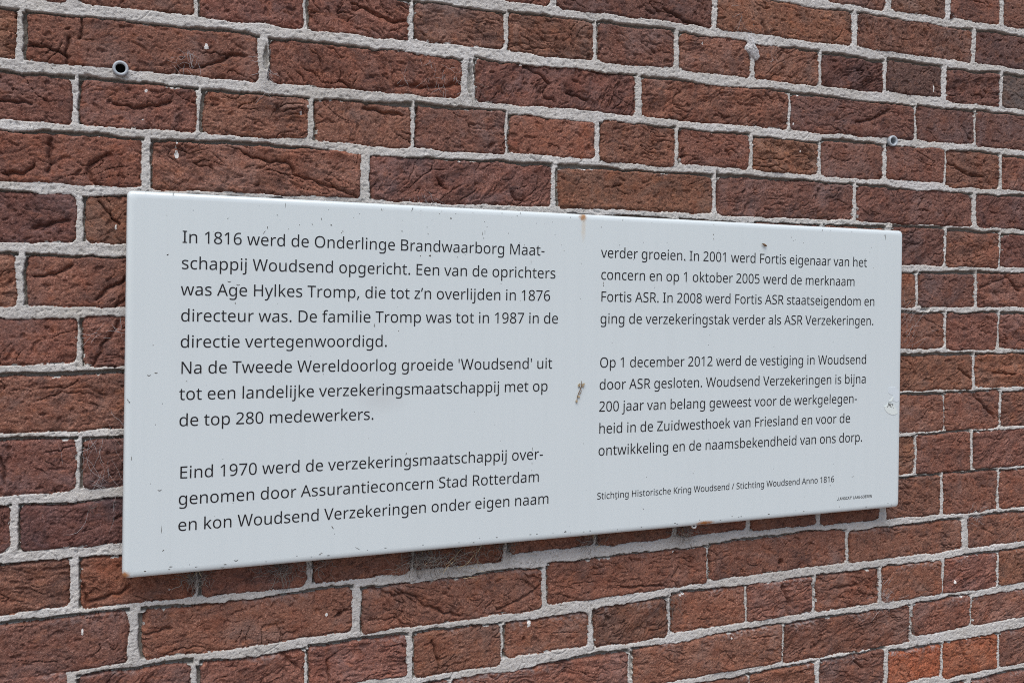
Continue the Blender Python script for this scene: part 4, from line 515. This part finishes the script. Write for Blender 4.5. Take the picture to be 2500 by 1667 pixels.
for (x, z, r) in [(0.0223, -0.1807, 0.0018), (0.0289, -0.1785, 0.0016), (0.0338, -0.2953, 0.002), (0.1089, -0.3719, 0.0024), (0.0954, -0.3787, 0.0014), (0.0983, -0.0862, 0.0019), (0.1072, -0.0893, 0.0019)]:
    n = 8; o_, i_ = [], []
    for k in range(n + 1):
        a = math.radians(200 + 140 * k / n); wd_ = .0006 * math.sin(math.pi * k / n) + .00008
        o_.append((x + r * math.cos(a), z + r * math.sin(a))); i_.append((x + (r - wd_) * math.cos(a), z + (r - wd_) * math.sin(a) + .0001))
    flakes('enamel_run', [o_ + i_[::-1]], GRIME, sign)

# torn sticker by the right edge
PAPER = simple('sticker_paper', (.72, .79, .77), .55, .05, 900); RES = simple('sticker_residue', (.66, .74, .78), .5, .03, 1200)
STK = [(0.9715, -0.2413), (0.973, -0.2453), (0.9756, -0.2483), (0.9799, -0.2513), (0.9851, -0.2533), (0.9898, -0.2535), (0.9935, -0.2529), (0.9966, -0.2512), (0.9951, -0.2489), (0.992, -0.2445), (0.9895, -0.2397), (0.9829, -0.2368), (0.9775, -0.2376), (0.9766, -0.2404), (0.9741, -0.241)]
RESID = [(0.9792, -0.2157), (0.9843, -0.2153), (0.9933, -0.216), (0.9981, -0.2219), (0.9984, -0.2342), (0.9942, -0.2363), (0.9875, -0.2339), (0.9874, -0.2267), (0.9798, -0.2243), (0.9783, -0.2214)]
RIM = [(0.9869, -0.2288), (0.9888, -0.23), (0.9852, -0.2349), (0.98, -0.2355), (0.98, -0.2341), (0.9837, -0.2334)]
st = flakes('torn_sticker', [STK], PAPER, sign, -.0002, .00018)
st['label'] = 'torn scrap of a round white sticker with remains of black capitals'
flakes('sticker_residue', [RESID], RES, sign, -.00012, .0001); flakes('wrinkle', [RIM], PAPER, st, -.0004, .0002)
l = lettering('sticker_text', [("JRT.", 0, 0, .0085, .0088)], st, INK, .0005, rot=-.30, thin=-.00008); l.location = Vector((0.9776, 0, -0.2412)); l.location.y = -.00045

# ------------------------------------------------------------------ webs, nests and other small things on the wall
SILK = simple('dusty_silk', (.46, .46, .47), .8, .2, 300, .2); SILKD = simple('grey_dusty_silk', (.17, .155, .14), .9, .3, 300, .1)
STRAW = simple('dry_straw', (.42, .33, .20), .8, .35)
def tube(vv, ff, pts, r, n=4):
    pts = [Vector(p) for p in pts]; b0 = len(vv)
    for i, p in enumerate(pts):
        t = (pts[min(i + 1, len(pts) - 1)] - pts[max(i - 1, 0)]).normalized()
        s = t.cross(Vector((.3, 1, .2))); s = s.normalized() if s.length > 1e-6 else Vector((1, 0, 0)); u = t.cross(s)
        q = r * (.35 if i in (0, len(pts) - 1) else 1)
        for k in range(n):
            a = 2 * math.pi * k / n; vv.append(p + (s * math.cos(a) + u * math.sin(a)) * q)
    for i in range(len(pts) - 1):
        for k in range(n):
            a, b = b0 + i * n + k, b0 + i * n + (k + 1) % n; ff.append((a, b, b + n, a + n))
def tangle(rr, n, wx, wz, dep, r, step=6, curl=.5, lean=None):
    vv, ff = [], []
    for _ in range(n):
        p = Vector((rr.gauss(0, wx * .35), -rr.random() * dep, rr.gauss(0, wz * .35)))
        a = rr.uniform(0, 2 * math.pi) if lean is None else rr.gauss(lean, .6)
        ln = rr.uniform(.25, .8) * max(wx, wz) / step; pts = [p.copy()]
        for _ in range(step):
            a += rr.gauss(0, curl)
            p = p + Vector((math.cos(a) * ln, rr.gauss(0, .15) * ln, math.sin(a) * ln)); p.y = min(max(p.y, -dep * 1.3), .0)
            pts.append(p.copy())
        tube(vv, ff, pts, r * rr.uniform(.5, 1.3))
    return vv, ff
def surf(x, z):
    """how far the wall face stands out at this place, metres"""
    i = np.searchsorted(FXS, x); k = np.searchsorted(FZS, z)
    return float(FH[max(k - 4, 0):k + 5, max(i - 4, 0):i + 5].max())
FXS = frange(FX0, FX1, .00082, .00112); FZS = frange(FZ0, FZ1, .0009, .0009); FH = -fine[0][:, 1].reshape(len(FZS), len(FXS))
for i, (x, z, n, wx, wz, r, lean, mat, label) in enumerate([(0.1376, 1.841, 34, 0.006, 0.034, 0.00018, -1.57, 'l', 'pale cobweb strung down an open upright joint right of a long cracked brick'), (0.0547, 1.837, 26, 0.022, 0.015, 0.00018, None, 'l', 'grey cobweb tuft on the cracked brick to the right of the bigger wall plug'), (0.3218, 1.8632, 16, 0.02, 0.03, 0.00014, -1.4, 'l', 'thin white web threads high on a stretcher, above two small web tufts'), (0.3332, 1.8412, 16, 0.01, 0.02, 0.00018, -1.5, 'l', 'short hanging web tuft at a crack, left of another at the brick end'), (0.3512, 1.8455, 14, 0.014, 0.014, 0.00018, 0.8, 'l', 'small web at the right end of a brick beside a dark open joint'), (0.3694, 1.8472, 30, 0.005, 0.05, 0.0002, -1.57, 'd', 'dusty grey web filling a dark open upright joint in the upper middle'), (-0.0324, 1.5599, 7, 0.022, 0.012, 0.0002, None, 'l', 'single curled web strand on a brick left of the sign at mid height'), (-0.0056, 1.5589, 12, 0.014, 0.022, 0.0002, None, 'l', 'looped web strands hanging by the left edge of the sign at mid height'), (-0.0161, 1.4404, 46, 0.04, 0.055, 0.00016, -1.3, 'l', 'large loose white web on a dark brick left of the sign, low down'), (-0.0347, 1.3847, 8, 0.02, 0.01, 0.00018, None, 'd', 'small dark web speck on the purple brick by the lower left sign edge'), (1.033, 1.5458, 34, 0.03, 0.065, 0.00012, 1.0, 'l', 'fine fanned web stretched from the right edge of the sign to the bricks'), (1.034, 1.5848, 10, 0.03, 0.014, 0.00014, None, 'l', 'few web threads over the joint by the right edge, above a fanned web'), (0.9922, 1.1746, 70, 0.028, 0.028, 0.00016, None, 'l', 'fluffy white web patch at a joint crossing in the lower right'), (1.162, 1.275, 40, 0.03, 0.018, 0.00016, 0.4, 'l', 'white web smear over the top of an upright joint right of the sign corner'), (0.6473, 1.219, 54, 0.016, 0.03, 0.0002, -1.5, 'd', 'dark grey web hanging in an upright joint in the lower right middle'), (0.7996, 1.9226, 5, 0.02, 0.02, 0.0002, None, 'l', 'bent white web strand right of the egg sac'), (0.7428, 1.9586, 12, 0.006, 0.035, 0.00013, -1.57, 'l', 'faint vertical web threads left above the egg sac'), (0.3088, 1.7088, 22, 0.024, 0.016, 0.00013, -1.2, 'l', 'pale web on the brick just above the top edge of the sign'), (1.047, 1.1312, 26, 0.008, 0.04, 0.00018, -1.57, 'd', 'sooty web in a dark upright joint near the lower right corner'), (1.1177, 2.0067, 14, 0.01, 0.012, 0.00016, None, 'l', 'web over a dark hole in a joint near the upper right corner'), (0.2878, 1.8415, 9, 0.006, 0.024, 0.00014, -1.4, 'l', 'fine web strand on a stretcher, leftmost of the webs on that brick')]):
    rr = random.Random(50 + i)
    vv, ff = tangle(rr, max(5, int(n * .8)), wx, wz, .003, r * .62, 6, .26, lean)
    o = link('cobweb', pymesh('cobweb', vv, ff), SILK if mat == 'l' else SILKD)
    o.location = (x, -surf(x, z) - .0006, z)
    thing(o, label, 'cobweb', 'cobwebs on the brick wall')
for i, (x, z, n, wx, wz, ns, label) in enumerate([(0.0652, 1.3097, 50, 0.026, 0.01, 3, 'grey web clump below the sign, nearest its lower left corner'), (0.1566, 1.309, 50, 0.032, 0.014, 0, 'dark web clump with orange fleck under the sign, second from the left'), (0.1961, 1.3111, 22, 0.022, 0.01, 0, 'thin web clump under the sign at the top of an upright joint'), (0.313, 1.3023, 90, 0.036, 0.02, 3, 'largest matted grey web clump under the sign over an upright joint'), (0.3603, 1.2975, 36, 0.045, 0.02, 9, 'clump of pale straw and web below the middle of the sign'), (0.4141, 1.3063, 26, 0.022, 0.01, 0, 'small web clump under the sign just right of the straw clump'), (0.5291, 1.3036, 26, 0.026, 0.012, 4, 'thin straw and web clump under the sign, left of the screw clump'), (0.6584, 1.303, 64, 0.024, 0.014, 1, 'web clump beside the shiny screw under the rusty edge')]):
    rr = random.Random(90 + i)
    t = empty('nest_clump', (x, -.006, z)); thing(t, label, 'dried web clump', 'clumps of web and straw under the sign')
    vv, ff = tangle(rr, int(n * 1.7), wx, wz, .010, .00023, 7, .6)
    link('matted_web', pymesh('matted_web', vv, ff), SILKD, t)
    if ns:
        vv, ff = tangle(rr, ns, wx * .8, wz * 1.6, .008, .0004, 5, .25)
        link('straw', pymesh('straw', vv, ff), STRAW, t)

# egg sac of a spider hanging over a joint
SAC = [(0.7566, 1.9436), (0.7586, 1.941), (0.7654, 1.9389), (0.7648, 1.9326), (0.7678, 1.9286), (0.7707, 1.9251), (0.7737, 1.9215), (0.7743, 1.9163), (0.7755, 1.9131), (0.7721, 1.9098), (0.768, 1.9085), (0.7639, 1.9105), (0.7603, 1.9135), (0.7557, 1.9173), (0.7516, 1.9212), (0.7521, 1.9255), (0.7561, 1.9302), (0.7561, 1.935), (0.7555, 1.9387)]
sx, sz = SAC[0]
vv, ff = [], []
n = len(SAC); cxm = sum(p[0] for p in SAC) / n; czm = sum(p[1] for p in SAC) / n
by = surf(cxm, czm)
rr = random.Random(4); K = 7
for k in range(K):
    q = 1 - k / K; h = .0048 * math.sqrt(max(0, 1 - q * q)) + .0002
    for (x, z) in SAC:
        vv.append((cxm + (x - cxm) * q, -h - rr.uniform(0, .0009) * (k > 0), czm + (z - czm) * q + rr.uniform(-.0003, .0003)))
for k in range(K - 1):
    for i in range(n):
        a, b = k * n + i, k * n + (i + 1) % n; ff.append((a, b, b + n, a + n))
ff.append(tuple(range((K - 1) * n, K * n)))
vv = [(x - cxm, y, z - czm) for x, y, z in vv]
sac = empty('spider_egg_sac', (cxm, -by + .0015, czm)); thing(sac, 'pale grey papery spider egg sac stuck over a joint high on the wall', 'egg sac')
g = NT('papery_silk'); SACM = g.set(Base_Color=g.ramp(g.noise(260, 5, .7), [(.32, (.24, .235, .23)), (.5, (.50, .50, .50)), (.7, (.68, .69, .71))]), Roughness=.8); g.bump(g.noise(420, 4), .8, .001)
link('pouch', pymesh('pouch', vv, ff), SACM, sac)
vv, ff = [], []
rr = random.Random(7)
for k in range(26):
    a = rr.uniform(.9, 2.3); p = Vector((rr.gauss(-.004, .004), -.001, .014 + rr.uniform(0, .012))); pts = [p.copy()]
    for _ in range(5):
        a += rr.gauss(0, .35); p = p + Vector((math.cos(a), 0, math.sin(a))) * rr.uniform(.002, .0045); pts.append(p.copy())
    tube(vv, ff, pts, rr.uniform(.0001, .00022))
link('silk_threads', pymesh('silk_threads', vv, ff), SILK, sac)

# plastic wall plugs
PLG = simple('grey_plastic', (.44, .49, .53), .45, .08, 200, .5); BORE_SHADE = simple('shaded_plug_bore', (.02, .02, .022), .8)  # the bore's near-black colour paints the shade inside the hollow plug
def plug(x, z, rot, label, core):
    t = empty('wall_plug', (x, -.0015, z), rot); thing(t, label, 'wall plug', 'empty wall plugs in the brick wall')
    vv, ff = lathe([(.0047, .012), (.0047, -.0028), (.0052, -.0036), (.0060, -.0039), (.0071, -.0036), (.0075, -.0029), (.0075, .0010), (.0066, .0014), (.0066, .012)], 28)
    link('collar', pymesh('collar', vv, ff), PLG, t, True)
    vv, ff = lathe([(.00472, -.0012), (.0044, .0108), (.0001, .0112)], 20)
    link('bore', pymesh('bore', vv, ff), core, t, True)
plug(-0.0062, 1.8239, (.04, 0, .05), 'grey plastic wall plug in the joint near the upper left corner', BORE_SHADE)
plug(1.0019, 1.8185, (0, 0, -.06), 'grey plastic wall plug in the joint above the right end of the sign', simple('lit_plug_bore', (.30, .33, .36), .6))  # same kind of bore, coloured paler so its inside looks lit

# scrap of dried plant and a husk stuck to the sign
BRN = simple('dry_brown_plant', (.16, .10, .055), .85, .6); TAN = simple('tan_leaf_scrap', (.42, .34, .22), .85, .3)
Msign = Matrix.Translation((0, -.024, 1.70)) @ Matrix.Rotation(ALPHA, 4, 'Y')
def on_sign(p, y=-.0008): return Msign @ Vector((p[0], y, p[2]))
SCR = [[(0.5043, 0, -0.1968), (0.5046, 0, -0.1999), (0.5042, 0, -0.2042), (0.503, 0, -0.2072), (0.5006, 0, -0.2115), (0.499, 0, -0.2149)], [(0.499, 0, -0.2149), (0.4988, 0, -0.2188), (0.4979, 0, -0.2209), (0.4967, 0, -0.2218)], [(0.5047, 0, -0.2077), (0.5033, 0, -0.2115), (0.5007, 0, -0.2136)], [(0.5009, 0, -0.2015), (0.5022, 0, -0.2041), (0.5032, 0, -0.2063)], [(0.4984, 0, -0.2209), (0.4986, 0, -0.2231)]]
LEAF = [(0.5058, 0, -0.2029), (0.507, 0, -0.201), (0.5005, 0, -0.2156), (0.5012, 0, -0.202), (0.4981, 0, -0.2207)]
o0 = on_sign(SCR[0][0])
tw = empty('plant_scrap', o0); thing(tw, 'brown dried plant scrap stuck between the two text columns', 'plant scrap')
vv, ff = [], []
for pl in SCR: tube(vv, ff, [on_sign(p, -.0009) - o0 for p in pl], .00045)
link('stalk', pymesh('stalk', vv, ff), BRN, tw)
vv, ff = [], []
rr = random.Random(3)
for p in LEAF:
    pts = blob(0, 0, .0011, .0019, rr.uniform(0, 3), rr, 8)
    b = len(vv); q = on_sign(p, -.0009) - o0
    vv += [q + Vector((x, -.0004 - rr.random() * .0005, z)) for x, z in pts]; vv += [q + Vector((x, .0004, z)) for x, z in pts]
    ff.append(tuple(range(b + 7, b - 1, -1))); ff += [(b + k, b + (k + 1) % 8, b + 8 + (k + 1) % 8, b + 8 + k) for k in range(8)]
link('leaf', pymesh('leaf', vv, ff), TAN, tw)
hp = on_sign(Vector((0.7657, 0, -0.027)), -.0006)
hk = empty('seed_husk', hp, (0, .42, 0)); thing(hk, 'small pointed brown seed husk stuck above the right text column', 'seed husk')
vv, ff = [], []
for k in range(7):
    t_ = k / 6; r = .0016 * math.sin(math.pi * (t_ * .9 + .05)) * (.5 + .7 * t_) + .0001
    for j in range(8):
        a = 2 * math.pi * j / 8; vv.append((-.0045 + .009 * t_, -.0012 + r * .6 * math.cos(a), r * math.sin(a)))
for k in range(6):
    for j in range(8):
        a, b = k * 8 + j, k * 8 + (j + 1) % 8; ff.append((a, b, b + 8, a + 8))
ff += [tuple(range(8)), tuple(range(48, 56))]
link('shell', pymesh('shell', vv, ff), BRN, hk, True)
